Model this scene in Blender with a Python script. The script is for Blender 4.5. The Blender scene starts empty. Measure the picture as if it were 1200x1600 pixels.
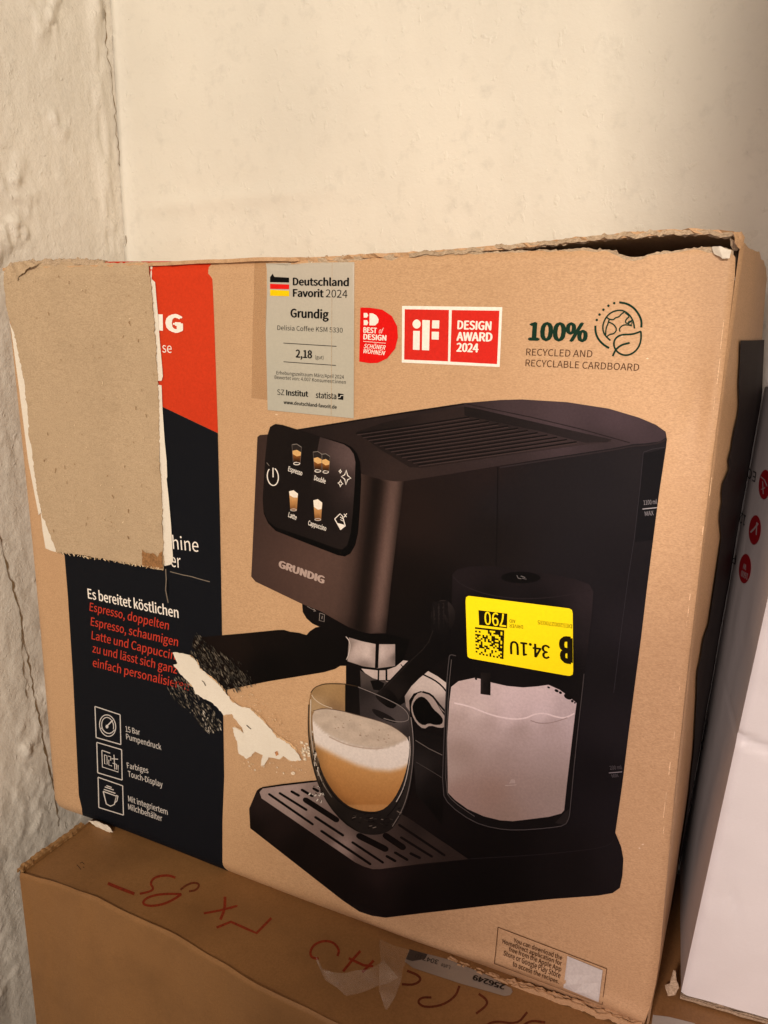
import bpy, bmesh, math, random, os
import numpy as np
from mathutils import Vector, Matrix, noise
from mathutils.geometry import delaunay_2d_cdt
random.seed(7)
sc = bpy.context.scene
COL = sc.collection

# ------------------------------------------------------------------ camera, world, lights
F = 1205.0                                   # focal length in pixels of the 1200 x 1600 photograph
R = np.array([[0.90120921, 0.4331593, 0.01396383],      # world -> camera (x right, y down, z forward)
              [0.1118141, -0.20126362, -0.9731344],
              [-0.4187118, 0.87855903, -0.22981395]])
CAM = np.array([0.41324598, -0.33513687, 0.33190216])
cam = bpy.data.cameras.new('camera'); co = bpy.data.objects.new('camera', cam); COL.objects.link(co)
M = Matrix([[R[0][i], -R[1][i], -R[2][i]] for i in range(3)]).to_4x4()
M.translation = Vector(CAM)
co.matrix_world = M
cam.sensor_fit = 'VERTICAL'; cam.sensor_height = 32; cam.lens = F * 32 / 1600
cam.clip_start = 0.01; cam.clip_end = 50
sc.camera = co
w = bpy.data.worlds.new('World'); sc.world = w; w.use_nodes = True
w.node_tree.nodes['Background'].inputs[0].default_value = (0.78, 0.72, 0.78, 1)
w.node_tree.nodes['Background'].inputs[1].default_value = 0.115
sc.view_settings.view_transform = 'Standard'
sc.view_settings.look = 'None'
sc.view_settings.exposure = 0
sc.view_settings.gamma = 1

def aim(o, p, t):
    o.location = p
    o.rotation_euler = (Vector(t) - Vector(p)).to_track_quat('-Z', 'Y').to_euler()
l = bpy.data.lights.new('warm_lamp', 'SPOT'); lo = bpy.data.objects.new('warm_lamp', l); COL.objects.link(lo)
l.energy = 150; l.color = (1, 0.88, 0.71); l.shadow_soft_size = 0.10; l.spot_size = math.radians(62); l.spot_blend = 1.0
aim(lo, (1.04, -1.80, 0.95), (0.13, 0.1, 0.60))
l2 = bpy.data.lights.new('cool_fill', 'AREA'); lo2 = bpy.data.objects.new('cool_fill', l2); COL.objects.link(lo2)  # soft fill added for the cooler light at right
l2.energy = 1.2; l2.color = (1, 0.84, 0.86); l2.shape = 'RECTANGLE'; l2.size = 0.35; l2.size_y = 0.35
aim(lo2, (0.34, -0.95, 0.30), (0.40, 0.05, 0.15))

l3 = bpy.data.lights.new('carton_fill', 'SPOT'); lo3 = bpy.data.objects.new('carton_fill', l3); COL.objects.link(lo3)  # unseen spot added to brighten the white carton
l3.energy = 60; l3.color = (1, 0.83, 0.80); l3.shadow_soft_size = 0.08; l3.spot_size = math.radians(24); l3.spot_blend = 1.0
aim(lo3, (0.30, -1.30, 0.80), (0.52, 0.03, 0.10))

# ------------------------------------------------------------------ helpers: photograph rays met with real planes
def ray(x, y): return R.T @ np.array([(x - 600) / F, (y - 800) / F, 1.0])
def onY(x, y, Y=0.0): d = ray(x, y); return CAM + d * (Y - CAM[1]) / d[1]
def onX(x, y, X): d = ray(x, y); return CAM + d * (X - CAM[0]) / d[0]
def onZ(x, y, Z=0.0): d = ray(x, y); return CAM + d * (Z - CAM[2]) / d[2]
def lin(c): return tuple(((v / 255) / 12.92 if v / 255 <= 0.04045 else ((v / 255 + 0.055) / 1.055) ** 2.4) for v in c[:3])

def tag(o, label=None, cat=None, group=None, kind=None):
    if label: o['label'] = label
    if cat: o['category'] = cat
    if group: o['group'] = group
    if kind: o['kind'] = kind
    return o
def empty(name, loc):
    o = bpy.data.objects.new(name, None); COL.objects.link(o); o.location = loc; o.empty_display_size = 0.05
    return o
def link(name, me, mat, parent=None):
    o = bpy.data.objects.new(name, me); COL.objects.link(o)
    if mat: me.materials.append(mat)
    if parent:
        o.parent = parent
        base = parent
        off = Vector((0, 0, 0))
        while base: off += base.location; base = base.parent
        o.location = -off
    return o
def raw(name, vs, fs, mat, parent=None, smooth=False, cols=None):
    me = bpy.data.meshes.new(name); me.from_pydata([tuple(v) for v in vs], [], fs)
    if smooth: me.polygons.foreach_set('use_smooth', [True] * len(me.polygons))
    if cols is not None:
        a = me.color_attributes.new('Col', 'FLOAT_COLOR', 'POINT')
        a.data.foreach_set('color', np.array([(c[0], c[1], c[2], 1) for c in cols], dtype=np.float32).ravel())
    me.update()
    return link(name, me, mat, parent)
def gridmesh(name, P, mat, parent=None, smooth=True, flip=False):
    """P: array (n, m, 3)"""
    n, m = P.shape[:2]
    vs = P.reshape(-1, 3)
    fs = []
    for i in range(n - 1):
        for j in range(m - 1):
            a = i * m + j; q = (a, a + 1, a + m + 1, a + m)
            fs.append(q[::-1] if flip else q)
    return raw(name, vs, fs, mat, parent, smooth)

# ------------------------------------------------------------------ materials
def nodes(name):
    m = bpy.data.materials.new(name); m.use_nodes = True
    nt = m.node_tree; b = nt.nodes['Principled BSDF']
    return m, nt, b
def N(nt, t, **kw):
    n = nt.nodes.new(t)
    for k, v in kw.items(): setattr(n, k, v)
    return n
def noise_node(nt, scale, detail=3, rough=0.6, vec=None):
    n = N(nt, 'ShaderNodeTexNoise'); n.inputs['Scale'].default_value = scale
    n.inputs['Detail'].default_value = detail; n.inputs['Roughness'].default_value = rough
    if vec: nt.links.new(vec, n.inputs['Vector'])
    return n
def mixc(nt, fac, a, b, mode='MIX'):
    m = N(nt, 'ShaderNodeMix', data_type='RGBA', blend_type=mode)
    if hasattr(fac, 'links'): nt.links.new(fac, m.inputs[0])
    else: m.inputs[0].default_value = fac
    for v, i in ((a, 6), (b, 7)):
        if hasattr(v, 'links'): nt.links.new(v, m.inputs[i])
        else: m.inputs[i].default_value = (v[0], v[1], v[2], 1)
    return m.outputs[2]
def ramp(nt, v, a, b):
    r = N(nt, 'ShaderNodeMapRange'); nt.links.new(v, r.inputs[0]); r.inputs[1].default_value = a; r.inputs[2].default_value = b
    return r.outputs[0]
def card(name, base, dark, light, rough=0.62, speck=0.5, bump=0.15, wear=0.3, attr=False):
    m, nt, b = nodes(name)
    tc = N(nt, 'ShaderNodeTexCoord'); v = tc.outputs['Object']
    mp = N(nt, 'ShaderNodeMapping'); mp.inputs['Scale'].default_value = (1.0, 1.0, 2.2); nt.links.new(v, mp.inputs[0])
    fine = noise_node(nt, 900, 2, 0.7, mp.outputs[0]); mid = noise_node(nt, 260, 4, 0.7, mp.outputs[0]); big = noise_node(nt, 18, 4, 0.6, v)
    c = mixc(nt, ramp(nt, fine.outputs[0], 0.25, 0.75), dark, light)
    c = mixc(nt, speck, base, c)
    c2 = mixc(nt, ramp(nt, mid.outputs[0], 0.35, 0.7), c, light)
    c = mixc(nt, 0.35 * speck, c, c2)
    dk = tuple(x * (1 - wear) for x in base)
    c = mixc(nt, ramp(nt, big.outputs[0], 0.45, 0.8), c, mixc(nt, 0.5, c, dk))
    nt.links.new(c, b.inputs['Base Color'])
    b.inputs['Roughness'].default_value = rough
    b.inputs['Specular IOR Level'].default_value = 0.35
    bp = N(nt, 'ShaderNodeBump'); bp.inputs['Strength'].default_value = bump; bp.inputs['Distance'].default_value = 0.0004
    nt.links.new(mid.outputs[0], bp.inputs['Height'])
    b2 = N(nt, 'ShaderNodeBump'); b2.inputs['Strength'].default_value = 0.25; b2.inputs['Distance'].default_value = 0.003
    nt.links.new(big.outputs[0], b2.inputs['Height']); nt.links.new(bp.outputs[0], b2.inputs['Normal'])
    nt.links.new(b2.outputs[0], b.inputs['Normal'])
    return m
def ink(name, rough=0.42, spec=0.4, grain=0.12, bump=0.1, coat=0.0):
    m, nt, b = nodes(name)
    at = N(nt, 'ShaderNodeAttribute'); at.attribute_name = 'Col'
    tc = N(nt, 'ShaderNodeTexCoord')
    n = noise_node(nt, 800, 2, 0.7, tc.outputs['Object'])
    c = mixc(nt, grain, at.outputs['Color'], mixc(nt, 1.0, at.outputs['Color'], mixc(nt, ramp(nt, n.outputs[0], 0.3, 0.7), (0.2, 0.2, 0.2), (1.6, 1.6, 1.6)), 'MULTIPLY'))
    nt.links.new(c, b.inputs['Base Color'])
    b.inputs['Roughness'].default_value = rough; b.inputs['Specular IOR Level'].default_value = spec
    b.inputs['Coat Weight'].default_value = coat
    big = noise_node(nt, 22, 3, 0.6, tc.outputs['Object'])
    bp = N(nt, 'ShaderNodeBump'); bp.inputs['Strength'].default_value = bump; bp.inputs['Distance'].default_value = 0.003
    nt.links.new(big.outputs[0], bp.inputs['Height']); nt.links.new(bp.outputs[0], b.inputs['Normal'])
    return m
def plaster(name, col, rough, pit, bump, sc_=1.0):
    m, nt, b = nodes(name)
    tc = N(nt, 'ShaderNodeTexCoord'); v = tc.outputs['Object']
    n1 = noise_node(nt, 60 * sc_, 6, 0.65, v); n2 = noise_node(nt, 7, 4, 0.5, v); n3 = noise_node(nt, 320, 4, 0.6, v)
    vo = N(nt, 'ShaderNodeTexVoronoi'); vo.inputs['Scale'].default_value = 60; nt.links.new(v, vo.inputs['Vector'])
    cellr = N(nt, 'ShaderNodeSeparateColor'); nt.links.new(vo.outputs['Color'], cellr.inputs[0])
    rad = N(nt, 'ShaderNodeMath', operation='MULTIPLY'); nt.links.new(ramp(nt, cellr.outputs[0], 0.9, 1.3), rad.inputs[0]); rad.inputs[1].default_value = pit
    wob = N(nt, 'ShaderNodeMath', operation='ADD'); nt.links.new(vo.outputs['Distance'], wob.inputs[0])
    wn = N(nt, 'ShaderNodeMath', operation='MULTIPLY'); nt.links.new(n3.outputs[0], wn.inputs[0]); wn.inputs[1].default_value = 0.05; nt.links.new(wn.outputs[0], wob.inputs[1])
    lt = N(nt, 'ShaderNodeMath', operation='LESS_THAN'); nt.links.new(wob.outputs[0], lt.inputs[0]); nt.links.new(rad.outputs[0], lt.inputs[1])
    dk = tuple(x * 0.86 for x in col)
    c = mixc(nt, ramp(nt, n2.outputs[0], 0.3, 0.75), col, dk)
    c = mixc(nt, ramp(nt, n1.outputs[0], 0.55, 0.85), c, tuple(x * 0.9 for x in dk))
    f = N(nt, 'ShaderNodeMath', operation='MULTIPLY'); nt.links.new(lt.outputs[0], f.inputs[0]); f.inputs[1].default_value = 0.55
    c = mixc(nt, f.outputs[0], c, (0.28, 0.2, 0.12))
    nt.links.new(c, b.inputs['Base Color'])
    b.inputs['Roughness'].default_value = rough; b.inputs['Specular IOR Level'].default_value = 0.4
    b1 = N(nt, 'ShaderNodeBump'); b1.inputs['Strength'].default_value = bump; b1.inputs['Distance'].default_value = 0.0022
    nt.links.new(n1.outputs[0], b1.inputs['Height'])
    b2 = N(nt, 'ShaderNodeBump'); b2.inputs['Strength'].default_value = bump * 0.7; b2.inputs['Distance'].default_value = 0.0005
    nt.links.new(n3.outputs[0], b2.inputs['Height']); nt.links.new(b1.outputs[0], b2.inputs['Normal'])
    mp2 = N(nt, 'ShaderNodeMapping'); mp2.inputs['Scale'].default_value = (1.0, 1.0, 0.7); nt.links.new(v, mp2.inputs[0])
    n5 = noise_node(nt, 210, 3, 0.5, mp2.outputs[0]); n6 = noise_node(nt, 75, 5, 0.7, mp2.outputs[0])
    b5 = N(nt, 'ShaderNodeBump'); b5.inputs['Strength'].default_value = 0.5; b5.inputs['Distance'].default_value = 0.0006
    nt.links.new(ramp(nt, n5.outputs[0], 0.64, 0.74), b5.inputs['Height']); nt.links.new(b2.outputs[0], b5.inputs['Normal'])
    b6 = N(nt, 'ShaderNodeBump'); b6.inputs['Strength'].default_value = 0.35; b6.inputs['Distance'].default_value = 0.0010
    nt.links.new(ramp(nt, n6.outputs[0], 0.60, 0.80), b6.inputs['Height']); nt.links.new(b5.outputs[0], b6.inputs['Normal'])
    b2 = b6
    b3 = N(nt, 'ShaderNodeBump', invert=True); b3.inputs['Strength'].default_value = 0.8; b3.inputs['Distance'].default_value = 0.001
    nt.links.new(lt.outputs[0], b3.inputs['Height']); nt.links.new(b2.outputs[0], b3.inputs['Normal'])
    nt.links.new(b3.outputs[0], b.inputs['Normal'])
    return m
def plain(name, col, rough=0.6, spec=0.4, bumpscale=None, bump=0.3):
    m, nt, b = nodes(name)
    tc = N(nt, 'ShaderNodeTexCoord')
    n = noise_node(nt, bumpscale or 200, 4, 0.6, tc.outputs['Object'])
    nt.links.new(mixc(nt, ramp(nt, n.outputs[0], 0.3, 0.75), col, tuple(x * 0.8 for x in col)), b.inputs['Base Color'])
    b.inputs['Roughness'].default_value = rough; b.inputs['Specular IOR Level'].default_value = spec
    bp = N(nt, 'ShaderNodeBump'); bp.inputs['Strength'].default_value = bump; bp.inputs['Distance'].default_value = 0.0006
    nt.links.new(n.outputs[0], bp.inputs['Height']); nt.links.new(bp.outputs[0], b.inputs['Normal'])
    return m

KRAFT = (0.53, 0.31, 0.16)
M_kraft = card('kraft_printed_card', KRAFT, (0.38, 0.215, 0.105), (0.68, 0.43, 0.245), 0.5, 0.75, 0.25, 0.12)
M_liner = card('kraft_torn_liner', (0.47, 0.335, 0.205), (0.33, 0.225, 0.13), (0.60, 0.445, 0.29), 0.85, 0.8, 0.6, 0.22)
M_edge = card('corrugated_edge', (0.46, 0.32, 0.19), (0.22, 0.14, 0.08), (0.68, 0.52, 0.36), 0.85, 0.9, 0.9, 0.4)
M_inside = card('box_inside', (0.32, 0.22, 0.13), (0.25, 0.17, 0.1), (0.4, 0.3, 0.2), 0.85, 0.5, 0.3, 0.3)
M_brown = card('brown_card', (0.24, 0.112, 0.036), (0.165, 0.074, 0.024), (0.31, 0.155, 0.056), 0.55, 0.5, 0.2, 0.5)
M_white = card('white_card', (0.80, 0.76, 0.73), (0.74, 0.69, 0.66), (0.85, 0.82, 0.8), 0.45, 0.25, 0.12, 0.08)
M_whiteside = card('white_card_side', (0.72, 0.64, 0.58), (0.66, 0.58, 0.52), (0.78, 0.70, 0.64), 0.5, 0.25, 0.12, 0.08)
M_paper = card('torn_white_ply', (0.80, 0.72, 0.60), (0.7, 0.6, 0.48), (0.88, 0.82, 0.73), 0.8, 0.5, 0.3, 0.1)
M_ink = ink('printed_ink', 0.6, 0.06, 0.10)
M_gloss = ink('sticker_paper', 0.38, 0.4, 0.04, 0.06)
M_mark = ink('marker_ink', 0.6, 0.2, 0.5)
M_plback = plaster('plaster_back', (0.80, 0.755, 0.67), 0.5, 0.30, 0.3, 1.5)
M_plleft = plaster('plaster_left', (0.85, 0.80, 0.72), 0.42, 0.22, 0.55, 2.0)
M_floor = plain('concrete_floor', (0.25, 0.23, 0.2), 0.8, 0.3, 12)
M_crack = plain('crack_dark', (0.26, 0.18, 0.10), 0.9, 0.1)

def film_mat(name, col, alpha, rough):
    m, nt, b = nodes(name)
    b.inputs['Base Color'].default_value = (*col, 1); b.inputs['Roughness'].default_value = rough
    b.inputs['Alpha'].default_value = alpha; b.inputs['Specular IOR Level'].default_value = 0.8
    tc = N(nt, 'ShaderNodeTexCoord'); n = noise_node(nt, 90, 4, 0.6, tc.outputs['Object'])
    bp = N(nt, 'ShaderNodeBump'); bp.inputs['Strength'].default_value = 0.9; bp.inputs['Distance'].default_value = 0.003
    nt.links.new(n.outputs[0], bp.inputs['Height']); nt.links.new(bp.outputs[0], b.inputs['Normal'])
    return m
M_film = film_mat('clear_film', (0.55, 0.46, 0.38), 0.15, 0.08)
M_tape = film_mat('clear_tape_strip', (0.5, 0.28, 0.12), 0.30, 0.25)

# ------------------------------------------------------------------ the room
def axis(lo_, hi_, a, b, fine, coarse):
    s = list(np.arange(lo_, a, coarse)) + list(np.arange(a, b, fine)) + list(np.arange(b, hi_ + coarse * 0.5, coarse))
    return np.array(s)
YB = 0.136; XL = -0.030
def fb(v, s, o=3): return noise.fractal(Vector(v) * s, 1.0, 2.0, o)
xs = axis(XL - 0.0, 1.0, XL + 0.0001, 0.50, 0.0028, 0.1); zs = axis(-0.9, 1.9, 0.30, 0.76, 0.0028, 0.1)
P = np.zeros((len(zs), len(xs), 3))
ridge = onY(350, 312, YB)
for i, z in enumerate(zs):
    for j, x in enumerate(xs):
        d = 0.0
        if -0.03 < x < 0.5 and 0.3 < z < 0.76:
            d = 0.0012 * fb((x, 0, z), 9, 2) + 0.0004 * fb((x, 3, z), 60, 2)
            t = (z - ridge[2] - 0.02 * (x - ridge[0]))
            d -= 0.0016 * math.exp(-(t / 0.006) ** 2) * max(0, min(1, (x + 0.02) / 0.02)) * max(0, min(1, (0.19 - x) / 0.08))
            c = max(0, 1 - (x - XL) / 0.012); d -= 0.004 * c * c
        P[i, j] = (x, YB + d, z)
tag(gridmesh('wall_back', P, M_plback, flip=False), kind='structure', label='smooth cream plaster wall behind the boxes')
ys = axis(-2.4, YB + 0.02, -0.16, YB + 0.006, 0.0020, 0.2); zs = axis(-0.9, 1.9, -0.14, 0.72, 0.0022, 0.1)
P = np.zeros((len(zs), len(ys), 3))
for i, z in enumerate(zs):
    for j, y in enumerate(ys):
        d = 0.0
        if -0.16 < y < YB + 0.01 and -0.14 < z < 0.72:
            a = fb((5, y, z * 0.6), 10, 2)
            msk = fb((9, y, z * 0.8), 15, 3) + 0.25 * (0.5 - abs(z - 0.35) * 2) * (y < 0.06) - 0.15
            msk = max(0.0, min(1.0, msk * 5)) if z > 0.02 else max(0.35, min(1.0, msk * 5))
            ch = max(0.0, fb((4, y, z * 0.75), 60, 4)); fl = abs(fb((8, y, z * 0.8), 38, 3))
            d = 0.0012 * a + msk * (0.0046 * ch + 0.0016 * (1 - min(1, fl * 6))) + 0.0005 * fb((2, y, z * 0.5), 120, 2)
            d += 0.0035 * math.exp(-((y - 0.117) / 0.006) ** 2) * (0.5 + 0.9 * fb((1, y * 3, z), 30, 3)) * (z > 0.3)
        P[i, j] = (XL + d, y, z)
wl = tag(gridmesh('wall_left', P, M_plleft, flip=True), kind='structure', label='rough flaking plaster wall at the left')
def boxmesh(name, lo_, hi_, mat, parent=None):
    x0, y0, z0 = lo_; x1, y1, z1 = hi_
    vs = [(x0, y0, z0), (x1, y0, z0), (x1, y1, z0), (x0, y1, z0), (x0, y0, z1), (x1, y0, z1), (x1, y1, z1), (x0, y1, z1)]
    fs = [(0, 3, 2, 1), (4, 5, 6, 7), (0, 1, 5, 4), (1, 2, 6, 5), (2, 3, 7, 6), (3, 0, 4, 7)]
    return raw(name, vs, fs, mat, parent)
tag(boxmesh('shade_wall', (0.565, -0.45, -0.9), (0.80, YB - 0.002, 1.9), M_plback), kind='structure')  # unseen wall placed to shade the right end of the back wall
tag(boxmesh('shade_ledge', (0.565, -0.80, -0.9), (0.80, -0.452, 0.43), M_plback), kind='structure')  # unseen block added to shade the lower right of the cartons
tag(boxmesh('floor', (-0.4, -2.4, -0.95), (1.8, 0.3, -0.9), M_floor), kind='structure')

def crack(name, pts, parent, wid, plane):
    """a narrow jagged dark crack lying just on the plaster"""
    Q = []
    for k in range(len(pts) - 1):
        a, b = np.array(pts[k], float), np.array(pts[k + 1], float)
        n = max(2, int(np.hypot(*(b - a)) / 6))
        for t in range(n): Q.append(a + (b - a) * t / n + np.random.RandomState(k * 50 + t).normal(0, 0.9, 2) * (1, 0.2))
    vs, fs = [], []
    for k, q in enumerate(Q):
        ww = wid * (0.35 + 1.0 * abs(noise.noise(Vector((k * 0.37, 1.3, wid)))) * 2)
        for s in (-1, 1):
            vs.append(plane(q[0] + s * ww / 2, q[1]))
        if k: fs.append((2 * k - 2, 2 * k - 1, 2 * k + 1, 2 * k))
    return raw(name, vs, fs, M_crack, parent)
def surf_left(x, y):
    p = onX(x, y, XL + 0.004)
    yy, z = min(p[1], YB - 0.0012), p[2]
    i = int(np.clip(np.searchsorted(zs, z), 1, len(zs) - 1)); j = int(np.clip(np.searchsorted(ys, yy), 1, len(ys) - 1))
    return (P[max(0, i - 1):i + 1, max(0, j - 1):j + 1, 0].max() + 0.0006, yy, z)
crack('crack', [(166, 0), (171, 40), (172, 70), (172, 88), (178, 98), (183, 150), (188, 210), (193, 262), (201, 280), (205, 300), (206, 315), (201, 338), (200, 370), (203, 404)], wl, 1.1, surf_left)
crack('crack', [(0, 826), (12, 868), (22, 905), (30, 935), (38, 960), (42, 1000), (50, 1035), (56, 1070), (62, 1100), (72, 1160), (79, 1190), (90, 1240), (92, 1262), (97, 1300)], wl, 2.1, surf_left)
crack('crack', [(38, 985), (40, 1020), (44, 1058), (48, 1100)], wl, 1.2, surf_left)

# ------------------------------------------------------------------ printing on the big box's front face (plane Y = 0)
H = 0.3647; W = 0.40
def warp(x, z):
    """the front card is almost flat: slight bow, rolled edges"""
    d = 0.0011 * math.sin(x * 9 + 0.6) * math.sin(z * 8) + 0.0007 * math.sin(x * 23 + z * 11)
    e = min(x + 0.003, 0.4025 - x)
    if e < 0.006: d += 0.0030 * ((0.006 - max(e, 0)) / 0.006) ** 2
    zt = H + (0.0 if x < 0.2 else 0.002)
    if zt - z < 0.006: d += 0.0026 * ((0.006 - max(zt - z, 0)) / 0.006) ** 2
    if z < 0.008: d += 0.0030 * ((0.008 - max(z, -0.004)) / 0.008) ** 2
    # crumple low on the bottom edge, right half
    if z < 0.03 and x > 0.2: d -= 0.0016 * math.exp(-((z - 0.008 - 0.004 * math.sin(x * 40)) / 0.004) ** 2) * min(1, (x - 0.2) / 0.05)
    # dent along the right edge
    d += 0.0022 * math.exp(-((x - 0.392) / 0.006) ** 2) * math.exp(-((z - 0.305) / 0.02) ** 2)
    return d
STEP = 0.00007
def deep(c):
    m_ = max(c)
    if m_ >= 120: return c
    k = 0.72 if m_ < 60 else 0.72 + 0.22 * (m_ - 60) / 60
    return tuple(v * k for v in c)
def idw(ctrl):
    if callable(ctrl): return ctrl
    if isinstance(ctrl[0], (int, float)): ctrl = deep(ctrl)
    else: ctrl = [(a[0], a[1], deep(a[2])) for a in ctrl]
    if isinstance(ctrl[0], (int, float)):
        c = lin(ctrl); return lambda x, y: c
    pts = np.array([(a[0], a[1]) for a in ctrl], float); cs = np.array([lin(a[2]) for a in ctrl])
    dd = ((pts[:, None] - pts[None]) ** 2).sum(2) + np.eye(len(pts)) * 1e9
    e2 = 0.45 * dd.min(1)
    def f(x, y):
        d = ((pts[:, 0] - x) ** 2 + (pts[:, 1] - y) ** 2) + e2
        wt = d ** -2.0
        return tuple((cs * wt[:, None]).sum(0) / wt.sum())
    return f
_fc = {}
try: FONT = bpy.data.fonts.load(os.path.join(bpy.utils.system_resource('DATAFILES'), 'fonts', 'Noto Sans CJK Regular.woff2'))   # one of Blender's own fonts
except Exception: FONT = None
def glyphs(s, bold=0.0, shear=0.0):
    key = (s, bold, shear)
    if key in _fc: return _fc[key]
    cu = bpy.data.curves.new('t', 'FONT'); cu.body = s; cu.size = 1.0; cu.offset = bold; cu.shear = shear; cu.resolution_u = 3
    if FONT: cu.font = FONT
    ob = bpy.data.objects.new('t', cu)
    me = bpy.data.meshes.new_from_object(ob)
    vs = np.array([v.co[:2] for v in me.vertices]); fs = [tuple(p.vertices) for p in me.polygons]
    bpy.data.objects.remove(ob); bpy.data.curves.remove(cu); bpy.data.meshes.remove(me)
    _fc[key] = (vs, fs); return vs, fs
CAP = {}
def cap(bold):
    if bold not in CAP: v, _ = glyphs('H', bold); CAP[bold] = (v[:, 1].min(), v[:, 1].max())
    return CAP[bold]

class Sheet:
    """flat print gathered into one mesh; coordinates are photograph pixels carried onto the face"""
    def __init__(s, plane=None, nrm=None, base=2):
        s.v = []; s.f = []; s.c = []; s.base = base
        s.plane = plane or (lambda x, y: onY(x, y, 0.0)); s.nrm = nrm
    def put(s, p, layer):
        off = (s.base + layer) * STEP
        if s.nrm is None: return (p[0], warp(p[0], p[2]) - off, p[2])
        return tuple(np.array(p) + np.array(s.nrm) * off)
    def tri(s, V2, faces, layer, colf):
        n0 = len(s.v)
        for (x, y) in V2:
            s.v.append(s.put(s.plane(x, y), layer)); s.c.append(colf(x, y))
        for f in faces: s.f.append(tuple(n0 + i for i in f))
    def poly(s, pts, layer, ctrl, step=9, smooth=0, jit=0):
        pts = [np.array(p, float) for p in pts]
        for _ in range(smooth):
            q = []
            for i in range(len(pts)):
                a, b = pts[i], pts[(i + 1) % len(pts)]
                q += [a * .75 + b * .25, a * .25 + b * .75]
            pts = q
        if jit:
            q = []
            for i in range(len(pts)):
                a, b = pts[i], pts[(i + 1) % len(pts)]
                n = max(1, int(np.hypot(*(b - a)) / 3.0))
                for t in range(n): q.append(a + (b - a) * t / n + np.array([random.gauss(0, jit), random.gauss(0, jit)]))
            pts = q
        n = len(pts)
        V = [Vector(p) for p in pts]; E_ = [(i, (i + 1) % n) for i in range(n)]
        if step:
            A = np.array(pts); x0, y0 = A.min(0); x1, y1 = A.max(0)
            gx, gy = np.meshgrid(np.arange(x0 + step / 2, x1, step), np.arange(y0 + step / 2, y1, step))
            gx = gx.ravel(); gy = gy.ravel() + 0.01
            ins = np.zeros(len(gx), bool)
            for i in range(n):
                (ax, ay), (bx, by) = A[i], A[(i + 1) % n]
                if ay == by: continue
                cnd = ((ay > gy) != (by > gy)) & (gx < (bx - ax) * (gy - ay) / (by - ay) + ax)
                ins ^= cnd
            V += [Vector((a, b)) for a, b in zip(gx[ins], gy[ins])]
        r = delaunay_2d_cdt(V, E_, [], 1, 1e-4)
        vs, fs = r[0], r[2]
        out = []
        for f in fs:   # front faces look towards -Y
            a, b, c = (vs[i] for i in f[:3])
            cr = (b.x - a.x) * (c.y - a.y) - (b.y - a.y) * (c.x - a.x)
            out.append(tuple(f) if cr < 0 else tuple(f)[::-1])
        s.tri([(v.x, v.y) for v in vs], out, layer, idw(ctrl))
    def stroke(s, pts, wd, layer, col, closed=False, curve=0):
        pts = [np.array(p, float) for p in pts]
        for _ in range(curve):
            q = [] if closed else [pts[0]]
            m = len(pts) if closed else len(pts) - 1
            for i in range(m):
                a, b = pts[i], pts[(i + 1) % len(pts)]
                q += [a * .75 + b * .25, a * .25 + b * .75]
            if not closed: q.append(pts[-1])
            pts = q
        n = len(pts); V = []; Fs = []
        for i in range(n):
            a = pts[(i - 1) % n] if (closed or i) else pts[i]; b = pts[(i + 1) % n] if (closed or i < n - 1) else pts[i]
            d = b - a; L = np.hypot(*d) or 1; t = np.array([-d[1], d[0]]) / L * wd / 2
            V += [tuple(pts[i] + t), tuple(pts[i] - t)]
        for i in range(n if closed else n - 1):
            j = (i + 1) % n; Fs.append((2 * i, 2 * i + 1, 2 * j + 1, 2 * j))
        s.tri(V, Fs, layer, idw(col))
    def ell(s, c, rx, ry, layer, col, wd=0, a0=0, a1=360, rot=0, n=28, step=0):
        full = a1 - a0 >= 360
        P_ = []
        for k in range(n if full else n + 1):
            t = math.radians(a0 + (a1 - a0) * k / n)
            x, y = rx * math.cos(t), ry * math.sin(t); r_ = math.radians(rot)
            P_.append((c[0] + x * math.cos(r_) - y * math.sin(r_), c[1] + x * math.sin(r_) + y * math.cos(r_)))
        if wd: s.stroke(P_, wd, layer, col, closed=full)
        else: s.poly(P_, layer, col, step)
    def text(s, t, p0, p1, h, layer, col, bold=0.0, shear=0.0):
        """baseline from p0 to p1 in pixels, cap height h pixels"""
        bw = max(0.0, bold) * 0.9
        V, Fs = glyphs(t, 0.0, shear)
        if not len(V): return
        lo_, hi_ = cap(0.0)
        A = np.array(s.plane(*p0)); B = np.array(s.plane(*p1)); dx = B - A
        p0 = np.array(p0, float); p1 = np.array(p1, float); d2 = p1 - p0; d2 /= np.hypot(*d2)
        up2 = np.array([d2[1], -d2[0]])
        C = np.array(s.plane(*(p0 + up2 * h)))
        if s.nrm is None: nn = np.array([0, -1.0, 0])
        else: nn = np.array(s.nrm)
        upd = np.cross(nn, dx / np.linalg.norm(dx)); upd = upd * (1 if np.dot(upd, C - A) > 0 else -1)
        hm = abs(np.dot(C - A, upd))
        x0, x1 = V[:, 0].min() - bw, V[:, 0].max() + bw; c = lin(deep(col))
        # heavier weights: the same outline laid down again a hair to each side
        for k, (ox, oy) in enumerate(((0, 0),) if bw == 0 else ((0, 0), (-bw, 0), (bw, 0), (-bw * .5, 0), (bw * .5, 0), (0, -bw * .5), (0, bw * .5))):
            n0 = len(s.v)
            for (x, y) in V:
                p = A + dx * (x + ox - x0) / (x1 - x0) + upd * hm * (y + oy) / (hi_)
                s.v.append(s.put(p, layer + 0.12 * k)); s.c.append(c)
            for f in Fs: s.f.append(tuple(n0 + i for i in f))
    def build(s, name, mat, parent, label=None):
        o = raw(name, s.v, s.f, mat, parent, False, s.c)
        if label: o['label'] = label
        return o

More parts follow.
